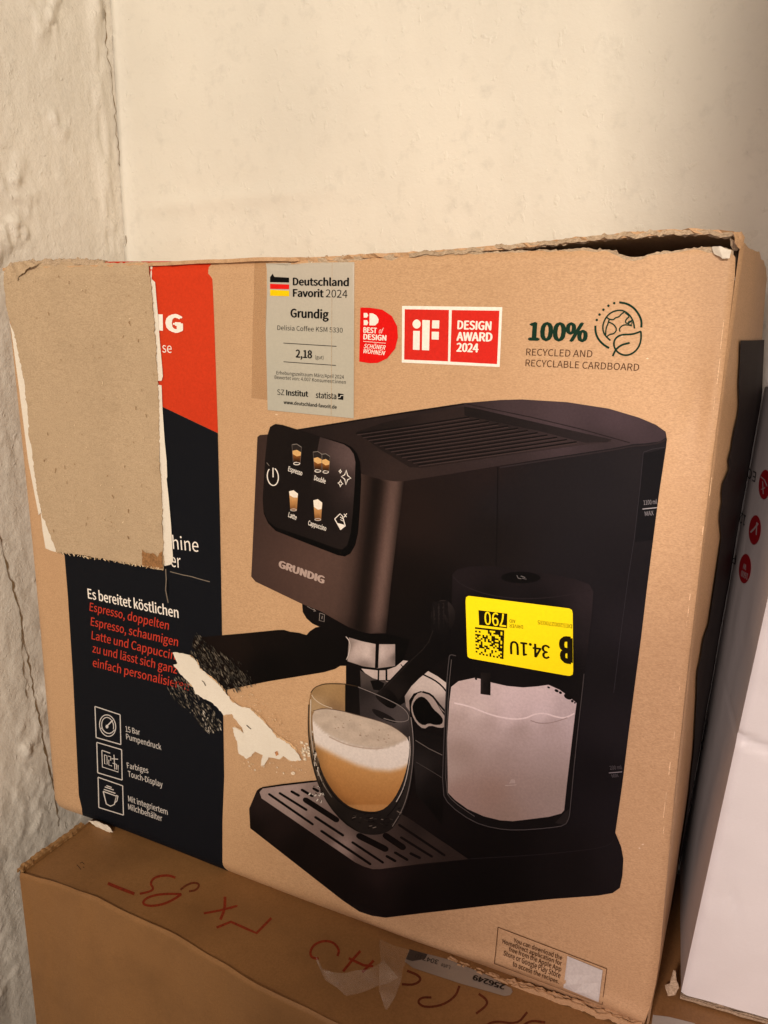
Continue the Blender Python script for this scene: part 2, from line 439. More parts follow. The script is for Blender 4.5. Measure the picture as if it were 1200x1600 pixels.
# the box
BOX = empty('coffee_machine_box', (0.2, 0.06, 0.0))
tag(BOX, 'large kraft carton printed with a dark espresso machine, its top edge torn open', 'carton')
outline = [(6, 432), (9, 419), (20, 412), (60, 409), (150, 408), (330, 407), (480, 403), (620, 399), (760, 394.5), (850, 391), (925, 391), (948, 392), (958, 397), (966, 400),
           (975, 405), (990, 408), (1003, 405), (1015, 399), (1035, 397), (1060, 394), (1090, 388), (1108, 385), (1120, 388), (1142, 392), (1149, 402), (1148, 430), (1140, 500), (1128, 600), (1115, 700),
           (1094, 880), (1073, 1060), (1055, 1230), (1039, 1400), (1030, 1500), (1024, 1540), (1016, 1575), (1006, 1602), (985, 1606), (970, 1600), (940, 1590), (900, 1575), (840, 1555),
           (800, 1543), (745, 1525), (700, 1503), (650, 1487), (594, 1468), (492, 1421), (440, 1400), (376, 1378), (351, 1367), (200, 1304), (125, 1278), (98, 1271), (88, 1262), (84, 1250), (74, 1180), (63, 1060),
           (56, 950), (46, 840), (36, 740), (30, 680), (20, 570), (13, 500)]
fp = Sheet(base=0)
fp.poly(outline, 0, (255, 255, 255), 5)
FRONT = fp.build('front_panel', M_kraft, BOX)
FRONT.data.polygons.foreach_set('use_smooth', [True] * len(FRONT.data.polygons))

# other walls of the carton
def xr(z): return float(np.interp(z, [0, 0.14, 0.24, 0.30, 0.36], [0.4015, 0.4075, 0.4120, 0.4148, 0.411]))
def xf(z): return float(np.interp(z, [-0.01, 0.02, 0.08, 0.19, 0.29, 0.37], [0.3995, 0.4005, 0.4008, 0.3996, 0.4000, 0.4018]))
zz = np.linspace(0.0, 0.3655, 60); yy = np.concatenate([[0.0022, 0.004, 0.006], np.linspace(0.010, 0.131, 26)])
P2 = np.zeros((len(zz), len(yy), 3))
for i, z in enumerate(zz):
    for j, y in enumerate(yy):
        t = y / 0.131
        zt = z
        if i > 50: zt = z - (i - 50) / 9 * 0.012 * max(0, t - 0.3) ** 1.0 + 0.0018 * noise.noise(Vector((y * 90, 0, 3))) * (i - 50) / 9
        P2[i, j] = (xf(z) + (xr(z) - xf(z)) * t + 0.0035 * math.sin(math.pi * t) * (z / H) + 0.0006 * noise.noise(Vector((0, y * 40, z * 25))) + (-0.001 if j == 0 else 0), y, zt)
gridmesh('side_panel', P2, M_kraft, BOX)
boxmesh('left_panel', (-0.0025, 0.004, 0.0015), (0.0005, 0.128, 0.3600), M_kraft, BOX)
boxmesh('back_panel', (-0.001, 0.1285, 0.0015), (0.398, 0.1315, 0.3600), M_kraft, BOX)
boxmesh('bottom_panel', (0.0015, 0.004, 0.0012), (0.397, 0.1195, 0.0042), M_inside, BOX)

def raggedge(name, top, mat, parent, depth, thick, jit, seed, layers=3):
    """a torn corrugated edge: stacked ragged paper plies following a line; top: [(x, z)] on Y=y0"""
    rnd = random.Random(seed); vs = []; fs = []
    Q = []
    for k in range(len(top) - 1):
        a, b = np.array(top[k]), np.array(top[k + 1]); n = max(1, int(np.linalg.norm(b - a) / 0.0012))
        for t in range(n): Q.append(a + (b - a) * t / n)
    Q.append(np.array(top[-1]))
    for L_ in range(layers):
        y0 = depth[0] + (depth[1] - depth[0]) * L_ / max(1, layers - 1)
        base = len(vs)
        for k, q in enumerate(Q):
            j1 = noise.noise(Vector((k * 0.22, L_ * 5.1, seed))) * jit + rnd.gauss(0, jit * 0.25)
            yj = noise.noise(Vector((k * 0.15, L_ * 9.1, seed + 3))) * 0.0012
            for (dz, dy) in ((0, 0), (-thick, 0.0004)):
                vs.append((q[0], y0 + yj + dy, q[1] + j1 + dz)); vs.append((q[0], y0 + yj + dy + 0.0007, q[1] + j1 + dz))
            if k:
                a = base + 4 * (k - 1); b = base + 4 * k
                fs += [(a, b, b + 2, a + 2), (a + 1, a + 3, b + 3, b + 1), (a, a + 1, b + 1, b)]
    return raw(name, vs, fs, mat, parent)
def pl(pts, Y=0.0): return [(onY(x, y, Y)[0], onY(x, y, Y)[2]) for x, y in pts]
raggedge('torn_edge', pl([(480, 402.5), (560, 400), (620, 397.5), (700, 393), (760, 393.5), (800, 391), (850, 391), (925, 389), (950, 391), (962, 394), (975, 400), (990, 403), (1003, 400), (1020, 396), (1060, 391), (1095, 385), (1130, 386), (1146, 391)]), M_edge, BOX, (0.0005, 0.0035), 0.003, 0.0011, 2)
raggedge('torn_edge', pl([(6, 424), (14, 414), (30, 409), (60, 406), (90, 405), (125, 405), (160, 407)]), M_edge, BOX, (0.0002, 0.0035), 0.003, 0.0014, 4)

# lid, lifted along the front right
lid_front = pl([(330, 405), (480, 401), (620, 395), (700, 390), (780, 383), (860, 375), (900, 371), (960, 364), (1010, 361), (1070, 358), (1110, 359), (1150, 362), (1158, 368)], 0.0)
xsl = np.concatenate([[-0.002, 0.05, 0.09], [p[0] for p in lid_front]]); zsl = np.concatenate([[0.3648, 0.3648, 0.3649], [p[1] for p in lid_front]])
xg = np.linspace(-0.002, xsl[-1], 150); yg = np.linspace(0.0005, 0.1245, 14)
def lidz(x, y):
    zf = float(np.interp(x, xsl, zsl)); zr = 0.3630
    t = (y / 0.1245)
    return zf * (1 - t) + zr * t + 0.0006 * noise.noise(Vector((x * 30, y * 20, 1)))
nx, ny = len(xg), len(yg); vs = []; fs = []
for side in (0, 1):
    for j, y in enumerate(yg):
        for i, x in enumerate(xg):
            yj = y + (0.0016 * noise.noise(Vector((x * 160, 2, 0))) + (0.0007 * random.gauss(0, 1) if x > 0.2 else 0) if j == 0 else 0)
            vs.append((x, yj, lidz(x, y) - side * 0.0018 + (0.0007 * noise.noise(Vector((x * 220, 5, side))) * (x > 0.2) if j == 0 else 0)))
for j in range(ny - 1):
    for i in range(nx - 1):
        a = j * nx + i; fs.append((a, a + 1, a + nx + 1, a + nx)); b = nx * ny + a; fs.append((b, b + nx, b + nx + 1, b + 1))
for i in range(nx - 1): fs.append((i, nx * ny + i, nx * ny + i + 1, i + 1))
for j in range(ny - 1):
    a = j * nx + nx - 1; fs.append((a, nx * ny + a, nx * ny + a + nx, a + nx))
LID = raw('top_panel', vs, fs, M_kraft, BOX)
raggedge('torn_edge', [(p[0], p[1] - 0.0003) for p in pl([(640, 394), (700, 390), (780, 383), (860, 375), (900, 371), (960, 364), (1010, 361), (1070, 358), (1110, 359), (1150, 363)])], M_edge, BOX, (-0.0006, 0.0025), 0.0016, 0.0011, 9)
# crumpled top-right corner: folded paper scraps
def scrap(name, pts3, mat, parent, amp=0.0012, seed=0, cuts=4):
    bm = bmesh.new()
    vv = [bm.verts.new(p) for p in pts3]; f = bm.faces.new(vv)
    bmesh.ops.triangulate(bm, faces=[f])
    for _ in range(cuts):
        bmesh.ops.subdivide_edges(bm, edges=bm.edges[:], cuts=1, use_grid_fill=True)
        if len(bm.faces) > 900: break
    for v in bm.verts:
        n_ = noise.noise_vector(v.co * 170 + Vector((seed, 0, 0))) * amp + noise.noise_vector(v.co * 500) * amp * 0.35
        v.co += n_
    me = bpy.data.meshes.new(name); bm.to_mesh(me); bm.free()
    return link(name, me, mat, parent)
def pts_at(lst): return [tuple(onY(x, y, Y)) for x, y, Y in lst]
scrap('torn_scrap', pts_at([(1146, 364, -.002), (1158, 362, 0.001), (1166, 372, 0.003), (1163, 384, 0.003), (1154, 388, -.001), (1147, 378, -.003)]), M_kraft, BOX, 0.0009, 3)
scrap('torn_scrap', pts_at([(1140, 374, 0.002), (1150, 376, 0.0), (1162, 384, 0.002), (1168, 386, .006), (1156, 392, .003), (1146, 388, .0)]), M_edge, BOX, 0.0014, 6)
scrap('torn_scrap', pts_at([(1112, 384, -.001), (1124, 385, -.003), (1142, 391, -.002), (1140, 402, -.0015), (1128, 404, -.002), (1117, 397, -.001)]), M_paper, BOX, 0.0007, 8)
scrap('torn_scrap', pts_at([(1160, 366, .01), (1184, 357, .03), (1180, 368, .03), (1166, 380, .01)]), M_film, BOX, 0.001, 12)
scrap('clear_tape', pts_at([(1150, 398, .001), (1160, 396, .012), (1158, 412, .012), (1148, 424, .001)]), M_film, BOX, 0.0006, 14)
# bottom edge crumple, left corner scraps
scrap('torn_scrap', pts_at([(138, 1282, -.001), (150, 1283, -.003), (166, 1290, -.004), (178, 1298, -.002), (172, 1300, -.001), (150, 1291, -.001)]), M_paper, BOX, 0.0009, 18)
raggedge('crumpled_edge', pl([(700, 1497), (760, 1520), (800, 1533), (850, 1547), (900, 1563), (950, 1581), (985, 1592), (1004, 1593)]), M_kraft, BOX, (-0.0022, 0.0004), 0.0035, 0.0014, 15)

# top left corner tear
scrap('torn_scrap', pts_at([(10, 418, -.002), (24, 411, -.003), (60, 408, -.002), (40, 424, -.003), (26, 440, -.002), (11, 446, -.001)]), M_liner, BOX, 0.0016, 21)

# ---- colour blocks
s = Sheet(base=2)
s.poly([(150, 411), (234, 409.5), (328, 409), (331, 450), (333, 500), (336, 590), (339, 677), (256, 637), (180, 600), (150, 590)], 0, [(240, 420, (206, 60, 30)), (330, 660, (200, 58, 30)), (300, 540, (205, 61, 31))], 8)
s.poly([(150, 408.3), (186, 408), (328, 406.8), (328, 409.5), (150, 411.5)], 0, (190, 50, 28), 0)
s.build('red_print', M_ink, FRONT)
s = Sheet(base=2)
s.poly([(180, 600), (256, 637), (339, 677), (343, 820), (346, 955), (349, 1112), (350.5, 1200), (351.5, 1366), (260, 1328), (180, 1296), (124.5, 1277), (118, 1166), (112, 1057), (104, 930), (99, 866), (95, 800), (120, 700)], 2, (27, 29, 36), 5)
s.build('navy_print', M_ink, FRONT)

# ---- lettering on the colour blocks
WHT = (246, 236, 225); RED = (196, 62, 44)
s = Sheet(base=7)
s.text('G', (258.5, 517.3), (285.5, 518.8), 25.5, 0, WHT, 0.034)
s.build('brand_lettering', M_ink, FRONT); s = Sheet(base=7)
s.poly([(247, 491), (254, 491.3), (254.5, 516.8), (248, 516.2)], 0, WHT, 0)
s.build('brand_lettering', M_ink, FRONT); s = Sheet(base=7)
s.text('se', (253.5, 550.5), (268, 551.5), 15, 0, WHT)
s.build('tagline_lettering', M_ink, FRONT); s = Sheet(base=7)
s.text('hine', (270.5, 857.5), (310.5, 862.5), 20, 0, WHT)
s.text('er', (267.5, 885), (283, 887.5), 20, 0, WHT)
s.build('product_lettering', M_ink, FRONT); s = Sheet(base=7)
s.text('Es bereitet köstlichen', (136.5, 935), (279.5, 965.5), 14.5, 0, WHT, 0.008)
s.build('heading_lettering', M_ink, FRONT)
s = Sheet(base=7)
for t, a, b in (('Espresso, doppelten', (138.6, 954.4), (264.6, 984.4)), ('Espresso, schaumigen', (140.4, 977.5), (279, 1010)), ('Latte und Cappuccin', (141.6, 999), (274.5, 1031)),
                ('zu und lässt sich ganz', (143, 1019.5), (278, 1053)), ('einfach personalisieren', (144, 1042), (296, 1079))):
    s.text(t, a, b, 12.5, 0, RED, 0.004, 0.2)
s.build('red_lettering', M_ink, FRONT)
G = (205, 198, 192)
def frame(q):
    for i in range(4): s.stroke([q[i], q[(i + 1) % 4]], 1.5, 0, G)
s = Sheet(base=7); frame([(147, 1104.5), (186.6, 1117.4), (187.8, 1164), (149, 1153)])
s.ell((167, 1134.5), 12.5, 17, 0, G, 1.4, rot=-12)
s.ell((167, 1134.5), 9.2, 13, 0, G, 1.3, 150, 395, rot=-12)
s.stroke([(157, 1138), (164, 1146), (172, 1147), (178, 1141)], 1.5, 0, G, curve=1)
s.stroke([(165, 1136), (175, 1126)], 2.0, 0, G); s.ell((166, 1136), 2.2, 2.8, 0, G)
s.build('feature_icon', M_ink, FRONT, 'pressure gauge icon in a square')
s = Sheet(base=7); frame([(150, 1160.6), (189, 1172), (190, 1219.4), (151.8, 1208)])
s.stroke([(158, 1173), (171, 1177.5)], 1.3, 0, G); s.stroke([(158, 1173), (159, 1199), (184, 1207), (183.5, 1196)], 1.3, 0, G)
s.stroke([(162, 1180), (166, 1181.5), (166.5, 1195), (162.5, 1194), (162, 1180)], 1.1, 0, G)
s.stroke([(168, 1182), (172, 1183), (172, 1189), (169, 1188), (169, 1196), (174, 1197.5)], 1.1, 0, G)
s.stroke([(177, 1180), (178.5, 1203)], 1.3, 0, G); s.stroke([(173, 1186), (183.5, 1187)], 1.3, 0, G); s.stroke([(175, 1193), (181, 1195), (181.5, 1203)], 1.3, 0, G)
s.build('feature_icon', M_ink, FRONT, 'touch display icon in a square')
s = Sheet(base=7); frame([(152.4, 1215), (190.8, 1228.4), (192.3, 1274), (154, 1262)])
s.stroke([(160.5, 1237), (181, 1244.5), (178, 1257.5), (172, 1260), (165.5, 1256.5), (160.5, 1237)], 1.6, 0, G)
s.stroke([(181, 1243), (183.5, 1244.5), (182, 1252), (178.5, 1255)], 1.5, 0, G)
for (x, y, r_) in ((170.5, 1237, 9), (170, 1232.5, 7), (169.5, 1229.5, 4)): s.stroke([(x - r_, y - r_ * .35), (x + r_, y + r_ * .35)], 1.5, 0, G)
s.build('feature_icon', M_ink, FRONT, 'cup with foam icon in a square')
for pair in ((('15 Bar', (195.6, 1143.5), (218.4, 1149)), ('Pumpendruck', (196.5, 1155.5), (252, 1172))), (('Farbiges', (198, 1200.5), (231.6, 1208.6)), ('Touch-Display', (199.5, 1213.4), (254, 1230.5))),
                (('Mit integriertem', (200, 1252.4), (262, 1273.4)), ('Milchbehälter', (200, 1265), (253.5, 1283.6)))):
    s = Sheet(base=7)
    for t, a, b in pair: s.text(t, a, b, 8.2, 0, G, 0.004)
    s.build('feature_caption', M_ink, FRONT)
s = Sheet(base=7)
s.stroke([(266, 893), (285, 898), (300, 901), (313, 905), (328, 909)], 1.2, 1, (130, 118, 105)); s.stroke([(259, 889), (260, 905), (259, 922), (263, 942)], 1.6, 1, (120, 108, 96))
s.stroke([(262, 905), (263, 930)], 1.6, 1, (12, 12, 14))
s.build('scratch_marks', M_ink, FRONT)

# ---- badges
GREEN = (28, 66, 48)
s = Sheet(base=3)
s.poly([(563, 480.5), (577.5, 480.8), (597.5, 483.8), (612.5, 493.8), (621, 510), (622, 527.5), (617.5, 545), (605, 560), (590, 567), (577.5, 567.5), (560.8, 565)], 0, (222, 24, 20), 0)
for (x0, y0, x1, y1) in ((568.3, 489, 575.5, 496.2), (568.3, 500.2, 575.5, 508)):
    s.poly([(x0, y0), (x1 - 2, y0), (x1, (y0 + y1) / 2), (x1 - 2, y1), (x0, y1)], 1, WHT, 0)
s.poly([(577.5, 489.5), (583, 489.8), (588.5, 493), (591.8, 499), (591, 504), (586.5, 508.5), (577.3, 508.3)], 1, WHT, 0)
s.text('BEST', (567.5, 519.5), (589, 520.8), 8.2, 1, WHT, 0.02); s.text('of', (592, 520.6), (599.5, 521.2), 8, 1, WHT, 0, 0.4)
s.text('DESIGN', (567.5, 530), (603.8, 532.3), 8.2, 1, WHT, 0.02); s.stroke([(567.5, 533.3), (603, 536.3)], 0.7, 1, WHT)
s.text('SCHÖNER', (568, 543.8), (602.5, 546.5), 6.6, 1, WHT, 0.01, 0.3); s.text('WOHNEN', (567.5, 551.5), (601.8, 555.2), 6.6, 1, WHT, 0.01, 0.3)
s.build('design_badge', M_ink, FRONT)
s = Sheet(base=3)
s.poly([(628.8, 478), (786, 480), (781.8, 573.3), (628, 566.5)], 0, WHT, 12)
s.poly([(633, 483.2), (702.5, 484.3), (700.8, 564.5), (631.8, 561.8)], 1, (212, 44, 34), 12)
s.poly([(707, 484.5), (781.5, 485.6), (777.8, 568.8), (704.3, 565)], 1, (212, 44, 34), 12)
s.ell((651.8, 506.3), 6.4, 7, 2, WHT)
for q in ([(646.3, 517), (656.8, 517), (656.3, 546.8), (645.8, 546.3)], [(660.8, 500), (672.5, 500.5), (671.3, 547.5), (660, 547)], [(676.3, 500.5), (687.5, 500.8), (687, 513.3), (675.8, 513)], [(675.5, 518.3), (686.8, 518.5), (686.3, 530.8), (675.3, 530.3)]):
    s.poly(q, 2, WHT, 0)
s.text('DESIGN', (715.5, 514), (768.8, 515.8), 13, 2, WHT, 0.02); s.text('AWARD', (714, 532), (770.5, 533.3), 13, 2, WHT, 0.02); s.text('2024', (714, 549), (748.8, 550.3), 13, 2, WHT, 0.02)
s.build('award_badge', M_ink, FRONT)
s = Sheet(base=3)
s.text('100%', (826, 531), (918.5, 533.3), 27, 0, GREEN, 0.022)
def cf(u, v): return (780 + u * .25, 440 + v * .25)
def st(l, wd, cv=1): s.stroke([cf(*p) for p in l], wd, 0, GREEN, curve=cv)
st([(848, 293), (840, 245), (815, 205), (780, 182), (748, 178), (705, 190), (672, 220), (652, 262), (650, 300), (662, 335), (698, 368)], 2.4, 2)
st([(752, 130), (800, 137), (845, 165), (875, 205), (892, 245), (890, 287)], 3.3, 2)
st([(604, 275), (605, 320), (622, 360), (655, 395), (690, 415)], 3.3, 2)
st([(887, 310), (890, 350), (880, 400), (850, 440), (810, 460), (770, 458), (735, 435), (718, 400), (722, 365), (745, 340), (780, 330), (830, 330), (865, 320), (887, 310)], 2.8, 2)
st([(712, 465), (730, 425), (765, 395), (818, 382)], 3.0, 2)
st([(672, 222), (690, 235), (715, 240), (730, 225), (752, 220), (765, 203), (785, 190)], 2.1, 1)
st([(690, 237), (682, 265), (670, 292), (668, 335)], 2.1); st([(686, 252), (720, 268), (738, 298), (722, 325), (692, 330), (674, 345)], 2.1)
st([(757, 313), (753, 292), (775, 272), (800, 270), (832, 276)], 2.1); st([(790, 195), (818, 218), (795, 235), (790, 258), (812, 262), (832, 240)], 2.1)
s.ell(cf(820, 258), 3, 3, 0, GREEN, 1.4)
for p in ((721, 135), (685, 151), (654, 176), (630, 206), (613, 240)): s.ell(cf(*p), 2, 2, 0, GREEN, n=10)
s.build('recycling_emblem', M_ink, FRONT)
s = Sheet(base=3); DB = (92, 60, 40)
s.text('RECYCLED AND', (823, 555), (926, 558.2), 10.5, 0, DB, -0.005); s.text('RECYCLABLE CARDBOARD', (822, 571.8), (998.8, 579.3), 10.3, 0, DB, -0.005)
s.build('recycling_caption', M_ink, FRONT); s = Sheet(base=9)
q = [(778, 1448.8), (948.3, 1512.5), (941.3, 1567.5), (773.8, 1502.5)]
for i in range(4): s.stroke([q[i], q[(i + 1) % 4]], 0.9, 0, (85, 48, 22))
s.poly([(886.8, 1493), (942, 1515), (936.3, 1562.5), (881, 1541)], 1, (205, 196, 190), 12)
for t, a, b in (('You can download the', (802.5, 1472), (878, 1500)), ('HomeDirect application for', (785, 1473.8), (877.5, 1508.8)), ('free from the Apple App', (795, 1486), (876.8, 1517.5)),
                ('Store or Google Play Store', (786.8, 1491.5), (876, 1525.8)), ('to access the recipes.', (802, 1506), (873.8, 1534))):
    s.text(t, a, b, 6.3, 0, (80, 46, 22), 0.004)
s.build('recipe_note', M_ink, FRONT)

# ---- the printed espresso machine
m = Sheet(base=3)
m.poly([(463, 671), (540, 658.5), (630, 644), (726, 629.5), (783, 624.7), (817, 623.8), (887, 628), (952, 638), (999, 652), (1025, 663), (1040.5, 674), (1042.6, 686), (1041, 700), (1030, 773), (1021, 844), (1011.8, 916), (1002.8, 992.5),
        (993.8, 1060), (982.5, 1146), (973.5, 1220), (962, 1299), (971, 1321), (974.5, 1340), (973, 1366), (969, 1385.6), (957.5, 1394), (934.8, 1398.4), (860, 1405), (770, 1415), (660, 1427), (603, 1433), (583, 1429), (563, 1421.7), (536.7, 1405),
        (391.7, 1293.3), (390, 1263), (401.7, 1235), (406.7, 1230.7), (486.7, 1220), (540, 1213), (539.5, 1041), (531, 1041), (543, 980), (580, 960), (590, 800), (463, 690)], 0,
       [(650, 800, (45, 31, 27)), (700, 780, (40, 29, 27)), (640, 900, (24, 16, 13)), (760, 740, (44, 32, 31)), (770, 830, (30, 23, 22)), (785, 780, (35, 30, 33)), (850, 760, (38, 33, 36)), (950, 750, (38, 34, 38)), (900, 850, (35, 31, 35)), (1000, 720, (42, 37, 41)),
        (980, 900, (34, 30, 34)), (1000, 980, (46, 40, 46)), (950, 1050, (30, 26, 28)), (940, 1200, (28, 23, 25)), (965, 1150, (42, 36, 40)), (960, 1260, (36, 30, 34)), (700, 950, (14, 11, 11)), (600, 1050, (12, 9, 8)), (620, 1200, (18, 14, 13)), (800, 1310, (18, 13, 12)), (900, 1350, (26, 20, 20)), (960, 1340, (38, 31, 33)),
        (700, 1380, (18, 13, 12)), (590, 1375, (52, 37, 36)), (575, 1390, (32, 23, 22)), (610, 1390, (34, 25, 24)), (500, 1340, (33, 23, 21)), (430, 1290, (42, 30, 28)), (410, 1260, (50, 37, 35)), (540, 1380, (28, 20, 18)), (640, 1400, (20, 14, 13)), (400, 1290, (24, 17, 15)), (460, 1325, (24, 17, 15)), (760, 1400, (15, 11, 10))], 8)
# top surface
m.poly([(463, 671), (540, 658.5), (630, 644), (726, 629.5), (783, 624.7), (817, 623.8), (887, 628), (952, 638), (999, 652), (1025, 663), (1040.5, 674), (1041, 683), (1032, 689), (1010, 692), (990.6, 693), (956, 700), (870, 713), (782.7, 727), (700, 741), (631, 752), (613.7, 753), (587.7, 748), (566, 741), (520, 700)], 1,
       [(480, 675, (44, 34, 32)), (600, 655, (52, 40, 38)), (560, 725, (52, 39, 36)), (610, 742, (66, 50, 46)), (700, 733, (62, 47, 45)), (800, 715, (62, 49, 49)), (950, 692, (66, 54, 57)), (1030, 680, (74, 60, 66)), (960, 655, (86, 69, 76)), (880, 640, (88, 71, 77)), (800, 632, (80, 64, 68)), (740, 632, (66, 52, 54)), (680, 640, (50, 39, 38))], 7)
m.poly([(726, 635), (745, 638), (850, 662), (957, 686), (955, 690), (917, 694), (800, 710), (660, 731), (640, 730), (590, 700), (556, 675), (600, 660), (660, 647)], 2,
       [(600, 680, (40, 31, 29)), (700, 660, (60, 46, 44)), (700, 710, (54, 41, 39)), (860, 690, (68, 54, 56)), (800, 660, (50, 40, 40)), (640, 715, (46, 35, 33))], 7)
m.poly([(726, 635), (745, 638), (850, 662), (957, 686), (950, 690), (915, 691), (840, 672), (727, 649)], 3, [(730, 640, (36, 29, 28)), (940, 688, (52, 43, 45))], 10)
for k in range(12):
    t = (k + 0.3) / 12
    a = (553 + 106 * t, 676 + 53 * t); b = (730 + 183 * t, 650 + 42 * t)
    mid = ((a[0] + b[0]) / 2, (a[1] + b[1]) / 2 + 0.6)
    m.stroke([a, mid, b], 2.1, 4, (29, 22, 21)); m.stroke([(a[0] + 2, a[1] + 2.4), (mid[0], mid[1] + 2.3), (b[0], b[1] + 2.2)], 1.2, 4, (78, 61, 60))
m.stroke([(731, 631), (830, 651), (910, 670), (985, 691)], 1.2, 4, (48, 38, 40))
m.stroke([(463, 672), (540, 660), (630, 645.5), (726, 631)], 1.4, 4, (28, 22, 21))
m.stroke([(1041, 686), (1032, 691), (1010, 695), (990, 696), (956, 703), (870, 716), (782, 730)], 2.4, 4, (58, 48, 51), curve=1)
m.stroke([(779, 729), (778, 800), (776, 882)], 1.2, 4, (22, 17, 17))
# side lines, tank
m.stroke([(1006, 706), (1001, 760), (992, 840), (982.5, 902), (973.5, 970), (960, 1080)], 1.0, 4, (62, 56, 62)); m.stroke([(1006, 706), (1020, 701), (1040, 698)], 1.1, 4, (66, 60, 66))
m.poly([(1007, 708), (1039, 700), (1027, 794), (1021, 842), (993, 845)], 3, (26, 24, 28), 10)
m.stroke([(1005, 794), (1027.5, 791.8)], 1.3, 5, (165, 160, 165)); m.stroke([(952.4, 1205), (973, 1203)], 1.2, 5, (130, 122, 126))
m.text('1100 ml', (1007, 787.5), (1027.5, 786), 7, 5, (135, 130, 135)); m.text('MAX', (1009, 804.8), (1022.5, 803.5), 7, 5, (130, 125, 130))
m.text('200 ml', (954.6, 1200), (973, 1198.6), 6, 5, (100, 92, 96)); m.text('MIN', (958, 1212.5), (967.5, 1211), 5.5, 5, (100, 92, 96))
m.stroke([(735, 1342), (830, 1336), (895, 1329), (943, 1322), (958, 1314), (961, 1302)], 1.3, 4, (46, 38, 40), curve=1)
m.stroke([(585, 1358), (640, 1352), (735, 1342)], 1.3, 4, (40, 30, 28))
# front face of the body: brushed metal rounding away at its right edge
def brushed(x, y):
    xr_ = 631.5 - 28.7 * (y - 752) / 238
    dd = max(0, xr_ - x)
    ds = [0, 5, 12, 19, 27, 34, 41, 47, 55, 66, 85, 120, 170, 240]
    cs = [(52, 39, 35), (80, 61, 55), (104, 81, 74), (106, 82, 75), (84, 63, 57), (52, 38, 33), (34, 24, 20), (34, 24, 20), (58, 42, 37), (80, 60, 53), (92, 69, 61), (94, 70, 62), (88, 65, 58), (78, 58, 52)]
    c = [float(np.interp(dd, ds, [q[k] for q in cs])) for k in range(3)]
    f = float(np.interp(y, [690, 760, 880, 960, 990], [0.92, 0.96, 1.04, 0.98, 0.80])) + 0.015 * noise.noise(Vector((x * 0.5, y * 0.02, 0)))
    return lin(deep([v * f for v in c]))
m.poly([(401, 683), (405, 680), (417, 679), (470, 700), (566, 741), (587.7, 747.5), (613.7, 752), (631.5, 752), (626, 795), (619, 845), (611, 910), (606, 960), (602.8, 990), (578, 990.5), (566.7, 988.5), (543, 980), (499, 955), (471, 944), (398.7, 909), (392, 901), (393, 880), (397, 780)], 5,
       brushed, 4.5)
m.text('GRUNDIG', (434, 886), (505.5, 912.5), 10.2, 6, (176, 152, 142), 0.03)
# dial, handle
m.poly([(471, 944), (499, 955), (543, 980), (567, 988.5), (603, 990.5), (640, 1000), (628, 1035), (612, 1041), (590, 1044), (543, 1034), (539.5, 1041), (531, 1041), (522.5, 1046), (505, 1051), (420, 1064.5), (352.5, 1078), (335, 1060), (318, 1040), (300, 1010), (303, 996), (320, 995), (347.5, 992.5), (380, 989.8), (433.7, 984.7), (443, 984.7), (452.3, 987.5), (466.3, 989.3), (478, 992.8), (483, 987), (492, 981), (498, 980), (487, 975), (478, 967), (472, 957)], 2,
       [(330, 1010, (32, 22, 18)), (360, 1005, (36, 25, 20)), (420, 1000, (26, 18, 15)), (420, 1040, (12, 9, 8)), (500, 1010, (16, 12, 10)), (560, 1010, (12, 9, 8)), (485, 960, (24, 18, 18)), (620, 1010, (10, 8, 7))], 8)
m.stroke([(499, 958.5), (506, 961), (505.5, 972), (498, 970), (498.5, 958.5)], 0.9, 3, (135, 125, 120)); m.stroke([(502.5, 963), (502, 968)], 1.1, 3, (135, 125, 120)); m.stroke([(479, 948), (485, 951.5), (492, 955)], 0.8, 3, (125, 115, 110))
m.stroke([(489, 952), (492.5, 955.5), (489, 956)], 1.0, 3, (125, 115, 110))
# steel ring
m.poly([(544.5, 996.4), (565, 1002.5), (587.7, 1007), (617, 1007), (617, 1041), (590, 1044.5), (566.7, 1041.5), (542.5, 1033.5)], 6,
       [(546, 1010, (120, 105, 98)), (556, 1015, (185, 166, 160)), (575, 1020, (196, 178, 172)), (586, 1020, (150, 132, 126)), (595, 1020, (188, 170, 165)), (610, 1020, (168, 150, 145)), (616, 1025, (100, 88, 84)), (570, 1038, (110, 94, 88)), (600, 1040, (130, 112, 106))], 4)
m.poly([(586.5, 1006), (592, 1007), (590.5, 1044), (585.5, 1044)], 7, (14, 10, 9), 0)
m.stroke([(540, 995), (545, 1001), (547, 1010), (544, 1024), (541, 1031)], 1.2, 7, (190, 175, 168), curve=1)
m.poly([(564, 1045), (590, 1048), (602.5, 1047.5), (618, 1042), (630, 1032), (637.5, 1033), (630, 1042), (620, 1052.5), (610, 1062.5), (592.5, 1063), (582.5, 1060), (570, 1052)], 6, [(570, 1050, (190, 172, 166)), (600, 1055, (170, 152, 146)), (630, 1037, (180, 165, 160))], 4)
m.stroke([(626, 1038), (629, 1042)], 1.5, 7, (20, 15, 14))
m.poly([(590, 1047), (592.5, 1047), (592, 1064), (589.5, 1064)], 7, (14, 10, 9), 0); m.poly([(602, 1047), (605, 1047), (605, 1064), (602, 1064)], 7, (14, 10, 9), 0)
